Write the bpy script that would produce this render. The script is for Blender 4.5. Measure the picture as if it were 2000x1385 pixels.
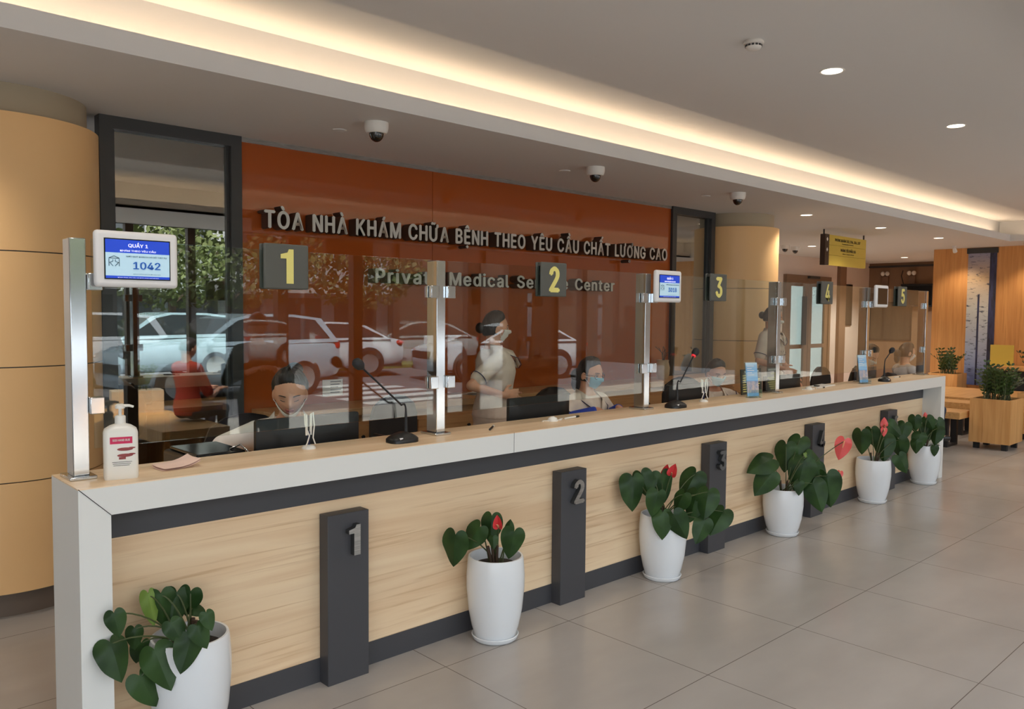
import bpy, bmesh, math, random
from mathutils import Vector, Matrix
for _o in list(bpy.data.objects): bpy.data.objects.remove(_o)
SC = bpy.context.scene
COL = SC.collection
PI = math.pi
H = 1.03          # counter height
ZS = 2.80         # lower ceiling (soffit)
ZC = 3.15         # raised ceiling of the coffer
YB = 2.36         # back wall plane
GY = 0.182        # glass screens
FY = 1.015        # coffer lip

# ------------------------------------------------------------ camera
cd = bpy.data.cameras.new('Camera'); cam = bpy.data.objects.new('Camera', cd); COL.objects.link(cam)
SC.camera = cam
cd.sensor_width = 36; cd.lens = 28.4; cd.clip_start = .05; cd.clip_end = 300
_yaw, _pit, _rol = map(math.radians, (43.1218, -3.0184, 0.4877))
_fw = Vector((math.sin(_yaw)*math.cos(_pit), math.cos(_yaw)*math.cos(_pit), math.sin(_pit)))
_rt = Vector((math.cos(_yaw), -math.sin(_yaw), 0)); _up = _rt.cross(_fw)
_r2 = _rt*math.cos(_rol)+_up*math.sin(_rol); _u2 = -_rt*math.sin(_rol)+_up*math.cos(_rol)
_m = Matrix((_r2, _u2, -_fw)).transposed().to_4x4(); _m.translation = Vector((-.770, -2.938, 1.636))
cam.matrix_world = _m

# ------------------------------------------------------------ light and exposure
SC.view_settings.view_transform = 'Standard'; SC.view_settings.look = 'None'
SC.view_settings.gamma = 1; SC.view_settings.use_curve_mapping = False
SC.view_settings.exposure = -1.45
W = bpy.data.worlds.new('World'); SC.world = W; W.use_nodes = True
SKY = 8.3
_bg = W.node_tree.nodes['Background']; _bg.inputs[0].default_value = (.80, .90, 1.0, 1); _bg.inputs[1].default_value = SKY
sun_d = bpy.data.lights.new('Sun', 'SUN'); sun_d.energy = 60; sun_d.angle = math.radians(12); sun_d.color = (1, .95, .88)
sun = bpy.data.objects.new('Sun', sun_d); COL.objects.link(sun); sun.rotation_euler = (math.radians(-28), math.radians(-14), 0)

def area(name, loc, rot, sx, sy, power, color=(1, 1, 1), spread=None):
    d = bpy.data.lights.new(name, 'AREA'); d.shape = 'RECTANGLE'; d.size = sx; d.size_y = sy; d.energy = power; d.color = color
    if spread: d.spread = math.radians(spread)
    o = bpy.data.objects.new(name, d); COL.objects.link(o); o.location = loc; o.rotation_euler = rot
    return o
# sky portal in the open facade
_p = area('FacadePortal', (5, -4.05, 1.4), (math.radians(90), 0, PI), 26, 2.8, 1)
_p.data.cycles.is_portal = True
# the strip light hidden in the trough behind the coffer lip (long side, far side, near side)
WARM = (1.0, .73, .47)
COVE = 16.0
area('CoveStrip', (4.8, 1.17, 2.83), (PI-math.radians(14), 0, 0), 17.5, .03, COVE*17.5, WARM)
area('CoveStripFar', (13.72, -.6, 2.83), (PI, 0, PI/2), 3.2, .03, COVE*3.2, WARM)
area('CoveStripNear', (4.8, -2.35, 2.83), (PI+math.radians(14), 0, 0), 17.5, .03, COVE*17.5, WARM)

def spot(name, loc, power, size=110, color=(1, .90, .77), aim=None, blend=.6):
    d = bpy.data.lights.new(name, 'SPOT'); d.energy = power; d.color = color; d.spot_size = math.radians(size); d.spot_blend = blend; d.shadow_soft_size = .06
    o = bpy.data.objects.new(name, d); COL.objects.link(o); o.location = loc
    if aim is not None: o.rotation_euler = (Vector(aim)-Vector(loc)).to_track_quat('-Z', 'Y').to_euler()
    return o

# ------------------------------------------------------------ materials
def lin(c):
    return tuple(((v/255)/12.92 if v/255 <= .04045 else ((v/255+.055)/1.055)**2.4) for v in c)
MATS = {}
def mat(name, rgb, rough=.5, metal=0.0, spec=.5, emit=None, es=0, sheen=0, coat=0, trans=0):
    if name in MATS: return MATS[name]
    m = bpy.data.materials.new(name); m.use_nodes = True
    b = m.node_tree.nodes['Principled BSDF']; c = lin(rgb)+(1,)
    b.inputs['Base Color'].default_value = c; b.inputs['Roughness'].default_value = rough; b.inputs['Metallic'].default_value = metal
    b.inputs['Specular IOR Level'].default_value = spec
    if emit: b.inputs['Emission Color'].default_value = lin(emit)+(1,); b.inputs['Emission Strength'].default_value = es
    if coat: b.inputs['Coat Weight'].default_value = coat; b.inputs['Coat Roughness'].default_value = .03
    m.diffuse_color = c; MATS[name] = m
    return m
def nd(m, t, **kw):
    n = m.node_tree.nodes.new(t)
    for k, v in kw.items(): setattr(n, k, v)
    return n
def lk(m, a, b): m.node_tree.links.new(a, b)
def vary(m, rgb2, scale=(1, 1, 1), nscale=4, detail=4, lo=.35, hi=.65, dist=0, bump=0, coords='Object'):
    """mix the base colour towards rgb2 by a stretched noise"""
    b = m.node_tree.nodes['Principled BSDF']; base = tuple(b.inputs['Base Color'].default_value)
    tc = nd(m, 'ShaderNodeTexCoord'); mp = nd(m, 'ShaderNodeMapping'); mp.inputs['Scale'].default_value = scale
    nz = nd(m, 'ShaderNodeTexNoise'); nz.inputs['Scale'].default_value = nscale; nz.inputs['Detail'].default_value = detail; nz.inputs['Distortion'].default_value = dist
    mr = nd(m, 'ShaderNodeMapRange'); mr.inputs[1].default_value = lo; mr.inputs[2].default_value = hi
    mx = nd(m, 'ShaderNodeMix', data_type='RGBA'); mx.inputs[6].default_value = base; mx.inputs[7].default_value = lin(rgb2)+(1,)
    lk(m, tc.outputs[coords], mp.inputs[0]); lk(m, mp.outputs[0], nz.inputs['Vector']); lk(m, nz.outputs[0], mr.inputs[0]); lk(m, mr.outputs[0], mx.inputs[0])
    prev = b.inputs['Base Color'].links
    if prev: lk(m, prev[0].from_socket, mx.inputs[6])
    lk(m, mx.outputs[2], b.inputs['Base Color'])
    if bump:
        bp = nd(m, 'ShaderNodeBump'); bp.inputs['Strength'].default_value = bump; bp.inputs['Distance'].default_value = .01
        lk(m, nz.outputs[0], bp.inputs['Height']); lk(m, bp.outputs[0], b.inputs['Normal'])
    return m
def wood(name, a, b, c, axis=0, rough=.45, spec=.35):
    m = mat(name, a, rough, spec=spec)
    s1 = [9, 9, 9]; s1[axis] = .55; s2 = [60, 60, 60]; s2[axis] = 1.5
    vary(m, b, s1, 1.3, 5, .38, .66, 1.2); vary(m, c, s2, 1.0, 3, .56, .74, .4)
    return m
M_white = mat('white laminate', (232, 232, 228), .4)
M_wood_front = wood('pale ash panel', (246, 218, 180), (234, 200, 160), (218, 180, 138), 0)
M_wood_top = wood('oak top', (248, 222, 188), (238, 206, 166), (222, 188, 146), 0, .32)
M_wood_far = wood('oak wall veneer', (222, 162, 100), (208, 146, 86), (192, 130, 74), 2)
M_wood_x = wood('oak furniture', (222, 172, 112), (208, 154, 94), (188, 134, 78), 0)
M_wood_v = wood('oak planter', (222, 172, 112), (208, 154, 94), (188, 134, 78), 2)
M_cab = wood('cabinet oak', (206, 158, 108), (190, 140, 92), (172, 122, 76), 0)
M_char = mat('charcoal laminate', (68, 68, 72), .5)
M_dark = mat('dark grey frame', (58, 58, 58), .45)
M_black = mat('black plastic', (24, 24, 25), .35)
M_blackm = mat('matte black plastic', (30, 30, 32), .6)
M_steel = mat('polished steel', (205, 208, 210), .14, 1)
M_brushed = mat('brushed steel', (196, 194, 190), .34, 1)
vary(M_brushed, (160, 158, 154), (2, 2, 60), 6, 3)
M_letter = mat('steel lettering', (206, 204, 198), .38, .75)
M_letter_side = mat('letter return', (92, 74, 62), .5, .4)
M_ceil = mat('ceiling paint', (224, 222, 220), .9, spec=.1)
M_wallw = mat('wall paint', (216, 208, 200), .85, spec=.15)
M_wallp = mat('warm grey wall paint', (224, 212, 204), .85, spec=.15)
M_col = mat('beige column panel', (246, 200, 142), .38, spec=.4)
M_capgrey = mat('column collar', (176, 162, 138), .6)
M_plinthgrey = mat('column base', (112, 98, 86), .5)
M_orange = mat('orange back painted glass', (168, 82, 34), .015, spec=.5); M_orange.node_tree.nodes['Principled BSDF'].inputs['IOR'].default_value = 1.55
M_pot = mat('white glazed pot', (236, 238, 240), .18)
M_soil = mat('potting soil', (58, 44, 36), .95); vary(M_soil, (30, 22, 18), (1, 1, 1), 60, 4)
M_leaf = mat('anthurium leaf', (34, 58, 26), .42, spec=.3); vary(M_leaf, (52, 80, 36), (1, 1, 1), 9, 3)
M_leaf2 = mat('young leaf', (112, 140, 56), .4)
M_leafz = mat('dark leaf', (44, 66, 30), .4); vary(M_leafz, (70, 92, 40), (1, 1, 1), 6, 2)
M_stem = mat('leaf stem', (72, 82, 44), .5)
M_twig = mat('woody stem', (72, 54, 40), .8)
M_spathe = mat('red spathe', (226, 66, 70), .25)
M_spathe_c = mat('coral spathe', (240, 96, 92), .28)
M_spadix = mat('spadix', (222, 150, 110), .5)
M_yellow = mat('yellow numeral', (232, 222, 132), .5)
M_signgrey = mat('sign plate grey', (84, 86, 82), .55)
M_bezel = mat('white bezel', (236, 236, 238), .35)
M_screen_b = mat('screen blue', (20, 60, 190), .4, emit=(28, 84, 232), es=.9)
M_screen_w = mat('screen pale', (180, 215, 235), .4, emit=(196, 232, 250), es=.8)
M_screen_t = mat('screen white text', (240, 240, 255), .4, emit=(255, 255, 255), es=1.0)
M_screen_n = mat('screen blue text', (40, 90, 170), .4, emit=(44, 104, 190), es=.7)
M_screen_k = mat('screen dark text', (40, 50, 60), .4, emit=(60, 80, 96), es=.5)
M_screen_off = mat('screen off', (16, 17, 18), .12)
M_paperp = mat('pinkish paper', (238, 208, 194), .8)
M_paper = mat('white paper', (240, 238, 232), .8)
M_ink = mat('printed ink', (40, 40, 44), .7)
M_pink = mat('pink label', (214, 40, 92), .5)
M_skin_print = mat('printed hand', (150, 70, 70), .6)
M_bottle = mat('milky plastic', (240, 238, 230), .3)
M_lampglow = mat('downlight lens', (255, 250, 240), .4, emit=(255, 240, 215), es=14)
M_trimw = mat('white trim ring', (236, 232, 226), .4)
M_dome = mat('smoked dome', (20, 16, 16), .06, coat=1)
M_signyel = mat('sign yellow', (218, 190, 84), .5)
M_signbrown = mat('sign brown', (58, 42, 34), .5)
M_redglow = mat('red ring light', (230, 40, 50), .4, emit=(255, 50, 60), es=1.2)
M_hair = mat('black hair', (22, 18, 18), .42); vary(M_hair, (44, 34, 32), (1, 1, 1), 40, 3)
M_skin = mat('skin', (216, 160, 130), .5); M_skin.node_tree.nodes['Principled BSDF'].inputs['Subsurface Weight'].default_value = .06
M_lip = mat('lips', (172, 88, 84), .45)
M_lash = mat('lashes and brows', (30, 22, 20), .6)
M_eyew = mat('eye white', (232, 228, 224), .25)
M_mask = mat('blue mask', (142, 196, 214), .8)
M_maskw = mat('white mask', (236, 230, 222), .8)
M_unif = mat('cream uniform', (226, 210, 194), .85); vary(M_unif, (208, 190, 174), (1, 1, 1), 7, 3, .4, .7, 0, .12)
M_blouse = mat('white blouse', (238, 232, 226), .85)
M_navy = mat('navy piping', (36, 40, 74), .8)
M_blue = mat('blue sleeve cover', (38, 66, 168), .7)
M_glasses = mat('glasses frame', (44, 26, 24), .35)
M_chair = mat('dark chair fabric', (46, 40, 38), .8)

def pane_mat(name, tint, r0=.045):
    m = bpy.data.materials.new(name); m.use_nodes = True; t = m.node_tree; t.nodes.clear()
    out = nd(m, 'ShaderNodeOutputMaterial'); tr = nd(m, 'ShaderNodeBsdfTransparent'); gl = nd(m, 'ShaderNodeBsdfGlossy'); mx = nd(m, 'ShaderNodeMixShader')
    tr.inputs[0].default_value = tint+(1,); gl.inputs['Roughness'].default_value = 0; gl.inputs[0].default_value = (1, 1, 1, 1)
    lw = nd(m, 'ShaderNodeLayerWeight'); lw.inputs[0].default_value = .5
    pw = nd(m, 'ShaderNodeMath', operation='POWER'); pw.inputs[1].default_value = 5
    ma = nd(m, 'ShaderNodeMath', operation='MULTIPLY_ADD'); ma.inputs[1].default_value = 1-r0; ma.inputs[2].default_value = r0
    lk(m, lw.outputs['Facing'], pw.inputs[0]); lk(m, pw.outputs[0], ma.inputs[0]); lk(m, ma.outputs[0], mx.inputs[0])
    lk(m, tr.outputs[0], mx.inputs[1]); lk(m, gl.outputs[0], mx.inputs[2]); lk(m, mx.outputs[0], out.inputs[0])
    return m
M_glass = pane_mat('clear glass', (.93, .965, .95), .052)
M_win = pane_mat('window glass', (.60, .62, .58), .30)
M_gedge = mat('glass edge', (120, 150, 140), .2)

# ------------------------------------------------------------ mesh builder
class MB:
    def __init__(s): s.v = []; s.f = []; s.m = []; s.sm = []
    def add(s, vs, fs, mi=0, smooth=False, M=None):
        k = len(s.v)
        for p in vs: s.v.append(tuple(M @ Vector(p)) if M is not None else tuple(p))
        for f in fs: s.f.append([i+k for i in f]); s.m.append(mi); s.sm.append(smooth)
        return s
    def box(s, a, b, mi=0, M=None):
        x0, x1 = sorted((a[0], b[0])); y0, y1 = sorted((a[1], b[1])); z0, z1 = sorted((a[2], b[2]))
        vs = [(x0, y0, z0), (x1, y0, z0), (x1, y1, z0), (x0, y1, z0), (x0, y0, z1), (x1, y0, z1), (x1, y1, z1), (x0, y1, z1)]
        return s.add(vs, [(0, 3, 2, 1), (4, 5, 6, 7), (0, 1, 5, 4), (1, 2, 6, 5), (2, 3, 7, 6), (3, 0, 4, 7)], mi, False, M)
    def prism(s, pts, d, mi=0, M=None, mside=None):
        """outline in local XY extruded 0..d along Z"""
        n = len(pts); vs = [(p[0], p[1], 0) for p in pts]+[(p[0], p[1], d) for p in pts]
        s.add(vs, [list(range(n))[::-1], list(range(n, 2*n))], mi, False, M)
        return s.add(vs, [(i, (i+1) % n, n+(i+1) % n, n+i) for i in range(n)], mi if mside is None else mside, False, M)
    def rings(s, rs, mi=0, smooth=True, caps=True, M=None):
        n = len(rs[0]); vs = [p for r in rs for p in r]; fs = []
        for j in range(len(rs)-1):
            for i in range(n): fs.append((j*n+i, j*n+(i+1) % n, (j+1)*n+(i+1) % n, (j+1)*n+i))
        s.add(vs, fs, mi, smooth, M)
        if caps:
            s.add(rs[0], [list(range(n))[::-1]], mi, False, M); s.add(rs[-1], [list(range(n))], mi, False, M)
        return s
    def lathe(s, prof, n=32, mi=0, M=None, caps=True, smooth=True):
        rs = [[(r*math.cos(2*PI*i/n), r*math.sin(2*PI*i/n), z) for i in range(n)] for r, z in prof]
        return s.rings(rs, mi, smooth, caps, M)
    def cyl(s, c, r, z0, z1, n=24, mi=0, M=None):
        T = Matrix.Translation((c[0], c[1], 0)); T = (M @ T) if M is not None else T
        return s.lathe([(r, z0), (r, z1)], n, mi, T)
    def tube(s, pts, rad, n=8, mi=0, M=None):
        pts = [Vector(p) for p in pts]; rs = []
        if not hasattr(rad, '__len__'): rad = [rad]*len(pts)
        ref = None
        for i, p in enumerate(pts):
            t = (pts[min(i+1, len(pts)-1)]-pts[max(i-1, 0)]).normalized()
            if ref is None: ref = Vector((0, 0, 1)) if abs(t.z) < .9 else Vector((1, 0, 0))
            a = t.cross(ref).normalized(); b = t.cross(a).normalized(); ref = -b if False else a.cross(t)
            rs.append([tuple(p+(a*math.cos(2*PI*k/n)+b*math.sin(2*PI*k/n))*rad[i]) for k in range(n)])
        return s.rings(rs, mi, True, True, M)
    def ell(s, c, r, n=20, mi=0, M=None, rot=None):
        rows = max(6, n//2); vs = []; fs = []
        T = Matrix.Translation(c) @ (rot.to_4x4() if rot is not None else Matrix.Identity(4))
        for j in range(rows+1):
            a = PI*j/rows
            for i in range(n):
                b = 2*PI*i/n; vs.append(tuple(T @ Vector((r[0]*math.sin(a)*math.cos(b), r[1]*math.sin(a)*math.sin(b), -r[2]*math.cos(a)))))
        for j in range(rows):
            for i in range(n): fs.append((j*n+i, j*n+(i+1) % n, (j+1)*n+(i+1) % n, (j+1)*n+i))
        return s.add(vs, fs, mi, True, M)
    def capsule(s, p, q, r0, r1, n=14):
        p, q = Vector(p), Vector(q); t = (q-p); L = t.length
        if L < 1e-6: return s.ell(p, (r0, r0, r0), n)
        R = t.to_track_quat('Z', 'Y').to_matrix().to_4x4(); prof = []
        for k in range(6): a = PI/2*(1-k/5); prof.append((max(r0*math.cos(a), 1e-4), -r0*math.sin(a)))
        for k in range(6): a = PI/2*k/5; prof.append((max(r1*math.cos(a), 1e-4), L+r1*math.sin(a)))
        return s.lathe(prof, n, 0, Matrix.Translation(p) @ R)
    def mesh(s, name, mats):
        me = bpy.data.meshes.new(name); me.from_pydata(s.v, [], s.f)
        for m in (mats if isinstance(mats, (list, tuple)) else [mats]): me.materials.append(m)
        me.polygons.foreach_set('material_index', s.m); me.polygons.foreach_set('use_smooth', s.sm)
        bm = bmesh.new(); bm.from_mesh(me); bmesh.ops.remove_doubles(bm, verts=bm.verts, dist=1e-5)
        bmesh.ops.recalc_face_normals(bm, faces=bm.faces); bm.to_mesh(me); bm.free(); me.set_sharp_from_angle(angle=math.radians(48)); me.update()
        return me
    def build(s, name, mats, parent=None, bevel=0, seg=2, remesh=0, smooth_it=4):
        me = s.mesh(name, mats)
        if remesh: me = voxel(me, remesh, smooth_it)
        o = bpy.data.objects.new(name, me); COL.objects.link(o)
        if parent is not None: o.parent = parent
        if bevel:
            b = o.modifiers.new('Bevel', 'BEVEL'); b.width = bevel; b.segments = seg; b.limit_method = 'ANGLE'; b.angle_limit = math.radians(40); b.harden_normals = False
        return o
def voxel(me, size, it):
    o = bpy.data.objects.new('tmp', me); COL.objects.link(o)
    r = o.modifiers.new('R', 'REMESH'); r.mode = 'VOXEL'; r.voxel_size = size; r.use_smooth_shade = True
    if it: q = o.modifiers.new('S', 'SMOOTH'); q.iterations = it; q.factor = .5
    dg = bpy.context.evaluated_depsgraph_get(); dg.update()
    n = bpy.data.meshes.new_from_object(o.evaluated_get(dg)); mats = list(me.materials)
    bpy.data.objects.remove(o)
    n.materials.clear(); n.materials.append(mats[0]); n.name = me.name
    n.polygons.foreach_set('material_index', [0]*len(n.polygons)); n.polygons.foreach_set('use_smooth', [True]*len(n.polygons))
    return n
def tag(o, label, cat, group=None, kind=None):
    o['label'] = label; o['category'] = cat
    if group: o['group'] = group
    if kind: o['kind'] = kind
    return o
def thing(name, label, cat, loc=(0, 0, 0), rz=0, group=None):
    o = bpy.data.objects.new(name, None); COL.objects.link(o); o.location = loc; o.rotation_euler = (0, 0, rz); o.empty_display_size = .1
    return tag(o, label, cat, group)
def struct(o, label=None):
    o['kind'] = 'structure'
    if label: o['label'] = label
    return o
def copy_tree(o, parent=None):
    c = o.copy(); COL.objects.link(c); c.parent = parent
    for ch in list(o.children): copy_tree(ch, c)
    return c
def relabel(o, label, loc=None, rz=None):
    o['label'] = label
    if loc is not None: o.location = loc
    if rz is not None: o.rotation_euler = (0, 0, rz)
    return o
# ------------------------------------------------------------ lettering
_tcache = {}
try: FONT = bpy.data.fonts.load(bpy.utils.system_resource('DATAFILES', path='fonts')+'/Inter.woff2')
except Exception: FONT = None
def text_geo(body, depth=0.0, offset=0.0, bev=0.0):
    """mesh of one string at size 1, baseline at y=0, in local XY; returns verts, faces"""
    k = (body, depth, offset)
    if k in _tcache: return _tcache[k]
    if body == '1':
        o_ = [(.22, 0), (.42, 0), (.42, .73), (.29, .73), (.25, .66), (.06, .62), (.06, .53), (.22, .53)]; n = len(o_); hz = .5 if depth else 0
        _tcache[k] = ([(x, y, -hz) for x, y in o_]+[(x, y, hz) for x, y in o_], [tuple(range(n, 2*n)), tuple(range(n))[::-1]]+([(i, (i+1) % n, n+(i+1) % n, n+i) for i in range(n)] if depth else []), [1, 1]+[0]*n)
        return _tcache[k]
    if body == 'Ợ':
        vs, fs, ns = [], [], []
        O = text_geo('O', depth, offset); ox = [v[0] for v in O[0]]
        for ch, s_, tx, ty in (('O', 1, 0, 0), ('.', 1.15, (min(ox)+max(ox))/2-.14, -.22), ('’', .8, max(ox)-.12, .22)):
            a, b, c_ = text_geo(ch, depth, offset); k0 = len(vs); vs += [(v[0]*s_+tx, v[1]*s_+ty, v[2]) for v in a]; fs += [tuple(i+k0 for i in f) for f in b]; ns += c_
        _tcache[k] = (vs, fs, ns); return _tcache[k]
    c = bpy.data.curves.new('t', 'FONT'); c.body = body; c.size = 1; c.extrude = depth/2; c.resolution_u = 3
    if FONT: c.font = FONT
    o = bpy.data.objects.new('t', c); COL.objects.link(o)
    dg = bpy.context.evaluated_depsgraph_get(); dg.update()
    me = bpy.data.meshes.new_from_object(o.evaluated_get(dg))
    vs = [tuple(v.co) for v in me.vertices]; fs = [tuple(p.vertices) for p in me.polygons]; ns = [abs(p.normal.z) for p in me.polygons]
    bpy.data.objects.remove(o); bpy.data.curves.remove(c); bpy.data.meshes.remove(me)
    if offset:      # heavier weight: the outline repeated a little to each side
        V0, F0, N0 = list(vs), list(fs), list(ns)
        for dx, dy in ((-offset, 0), (offset, 0), (0, offset*.5), (0, -offset*.5)):
            k0 = len(vs); vs += [(x+dx, y+dy, z) for x, y, z in V0]; fs += [tuple(i+k0 for i in f) for f in F0]; ns += N0
    _tcache[k] = (vs, fs, ns); return _tcache[k]
def layer(vs, i): return .00035*(i*5//len(vs))
def text_mb(mb, body, M, w=None, h=None, depth=0.0, offset=0.0, align='l', mi=0, mside=None, base=None):
    """fit string to width w and cap height h; M places local x right, y up, z out"""
    vs, fs, ns = text_geo(body, 1.0 if depth else 0, offset)
    if not vs: return 0
    xs = [v[0] for v in vs]; ys = [v[1] for v in vs]
    x0, x1 = min(xs), max(xs); y0, y1 = (min(ys), max(ys)) if base is None else base
    sy = h/(y1-y0); sx = (w/(x1-x0)) if w else sy
    off = {'l': 0, 'c': -(x1-x0)*sx/2, 'r': -(x1-x0)*sx}[align]
    pts = [((v[0]-x0)*sx+off, (v[1]-(y0 if base is None else 0))*sy, v[2]*depth+layer(vs, i)) for i, v in enumerate(vs)]
    if mside is None: mb.add(pts, fs, mi, False, M)
    else:
        mb.add(pts, [f for f, n in zip(fs, ns) if n > .7], mi, False, M); mb.add(pts, [f for f, n in zip(fs, ns) if n <= .7], mside, False, M)
    return (x1-x0)*sx
def front(x, y, z):
    """frame of a face looking towards -y: local x -> +x, y -> +z, z -> -y"""
    return Matrix(((1, 0, 0, x), (0, 0, -1, y), (0, 1, 0, z), (0, 0, 0, 1)))
# ============================================================ setting
M_floor = mat('floor tile', (184, 177, 170), .2, spec=.45)
vary(M_floor, (169, 162, 156), (.6, 1.3, 1), 1.6, 5, .35, .7)
def _grout(m):
    b = m.node_tree.nodes['Principled BSDF']; tc = nd(m, 'ShaderNodeTexCoord'); mp = nd(m, 'ShaderNodeMapping'); mp.inputs['Location'].default_value = (-1.505+8.3, .08+8.6, 0)
    br = nd(m, 'ShaderNodeTexBrick'); br.offset = 0; br.squash = 1; br.inputs['Scale'].default_value = 1; br.inputs['Brick Width'].default_value = .83; br.inputs['Row Height'].default_value = .86
    br.inputs['Mortar Size'].default_value = .0022; br.inputs['Mortar Smooth'].default_value = .2; br.inputs['Bias'].default_value = 0
    mx = nd(m, 'ShaderNodeMix', data_type='RGBA'); mx.inputs[7].default_value = lin((104, 94, 88))+(1,)
    lk(m, tc.outputs['Object'], mp.inputs[0]); lk(m, mp.outputs[0], br.inputs['Vector']); lk(m, br.outputs['Fac'], mx.inputs[0])
    lk(m, b.inputs['Base Color'].links[0].from_socket, mx.inputs[6]); lk(m, mx.outputs[2], b.inputs['Base Color'])
    nz = nd(m, 'ShaderNodeTexNoise'); nz.inputs['Scale'].default_value = 2.2; mr = nd(m, 'ShaderNodeMapRange'); mr.inputs[3].default_value = .16; mr.inputs[4].default_value = .3
    lk(m, tc.outputs['Object'], nz.inputs['Vector']); lk(m, nz.outputs[0], mr.inputs[0]); lk(m, mr.outputs[0], b.inputs['Roughness'])
_grout(M_floor)
def sbox(name, a, b, m, label=None, bevel=0): return struct(MB().box(a, b).build(name, m, bevel=bevel), label)
sbox('floor', (-6, -4.1, -.12), (20, 8, 0), M_floor)
# lower ceiling around the coffer, raised ceiling inside it
c = MB()
c.box((-6, FY+.03, ZS), (20, 8, ZS+.03)); c.box((13.58, -2.17, ZS), (20, FY+.03, ZS+.03)); c.box((-6, -4.1, ZS), (20, -2.17, ZS+.03))
c.box((-6, FY, ZS), (13.55, FY+.03, 2.903)); c.box((13.55, -2.2, ZS), (13.58, FY+.03, 2.903)); c.box((-6, -2.2, ZS), (13.58, -2.17, 2.903))
struct(c.build('ceiling', M_ceil))
c = MB(); c.box((-6, -2.6, ZC), (14.0, 1.3, ZC+.05)); c.box((-6, 1.27, ZS+.03), (14, 1.3, ZC)); c.box((13.9, -2.6, ZS+.03), (14.0, 1.27, ZC)); c.box((-6, -2.6, ZS+.03), (14, -2.57, ZC)); c.box((-6.05, -2.6, ZS), (-6, 1.3, ZC))
struct(c.build('ceiling', M_ceil))
sbox('wall_left', (-6.1, -4.1, 0), (-6, 8, 3.2), M_wallw)
sbox('wall_back', (-6, YB, 0), (-.30, YB+.1, ZS), M_wallw)
# orange glass wall with one seam and a thin top rail
w = MB(); w.box((1.655, YB, 0), (3.288, YB+.02, ZS-.03)); w.box((3.292, YB, 0), (6.545, YB+.02, ZS-.03))
ow = struct(w.build('wall_back', M_orange), 'glossy orange glass wall behind the counter')
sbox('trim_1', (1.655, YB-.012, ZS-.03), (6.545, YB+.02, ZS), M_brushed)
def window(name, x0, x1, label, mull):
    r = thing(name, label, 'window'); r['kind'] = 'structure'
    f = MB(); t = .075
    f.box((x0, YB-.03, 0), (x0+t, YB+.06, ZS)); f.box((x1-t, YB-.03, 0), (x1, YB+.06, ZS)); f.box((x0+t, YB-.03, ZS-.075), (x1-t, YB+.06, ZS)); f.box((x0+t, YB-.03, 0), (x1-t, YB+.06, .1))
    f.box((x0+t, YB+.005, .1), (x0+t+.02, YB+.05, ZS-.075)); f.box((x1-t-.02, YB+.005, .1), (x1-t, YB+.05, ZS-.075))
    f.build('window_frame', M_dark, r)
    MB().box((x0+t+.01, YB+.02, .1), (x1-t-.01, YB+.03, ZS-.075)).build('window_pane', M_win, r)
window('window_1', .765, 1.655, 'dark framed tall glass panel between round column and orange wall', 0)
window('window_2', 6.545, 7.37, 'narrow dark framed glass panel right of orange wall', 0)
# dim room behind the glass panels
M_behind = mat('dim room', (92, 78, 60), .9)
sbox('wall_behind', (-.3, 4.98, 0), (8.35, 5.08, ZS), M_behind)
sbox('wall_hall', (8.35, 2.9, 0), (8.45, 5.08, ZS), M_wallp)
# hall beyond the second column
M_tv = mat('brown wall', (136, 108, 86), .8)
sbox('wall_hall', (8.45, 5.0, 0), (13.9, 5.1, ZS), M_wallp)
sbox('wall_hall', (15.8, 5.0, 0), (17.85, 5.1, ZS), M_wallp)
sbox('wall_hall', (13.9, 5.0, 2.42), (15.8, 5.1, ZS), M_wallp)
sbox('wall_tv', (17.8, 2.4, 0), (17.9, 5.1, ZS), M_tv)
sbox('wall_far', (14.5, -4.1, 0), (14.6, 2.46, ZS), M_wood_far)
sbox('wall_far', (14.6, 2.36, 0), (17.9, 2.46, ZS), M_wood_far)
sbox('trim_2', (17.76, 2.46, 2.7), (17.8, 5, 2.74), M_dark)
sbox('brown_strip', (16.2, 4.93, 0), (16.5, 5.0, ZS), M_tv)  # flat brown strip standing in for a curtain on the hall wall
# round columns
def column(name, x, label):
    r = thing(name, label, 'column', (x, 2.40, 0)); r['kind'] = 'structure'
    MB().lathe([(.46, 0), (.46, .13)], 64).build('base_ring', M_plinthgrey, r)
    zs = [.13, .72, 1.325, 1.93, 2.645]
    MB().lathe([(.497, .13), (.497, 2.64)], 64).build('core', M_dark, r)
    for z0, z1 in zip(zs, zs[1:]): MB().lathe([(.51, z0+.003), (.51, z1-.003)], 96).build('cladding_panel', M_col, r)
    MB().lathe([(.45, 2.60), (.45, ZS)], 64).build('collar', M_capgrey, r)
column('column', .25, 'large round beige column at left end of counter')
column('column', 7.90, 'round beige column behind counter 3 screen')

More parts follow.
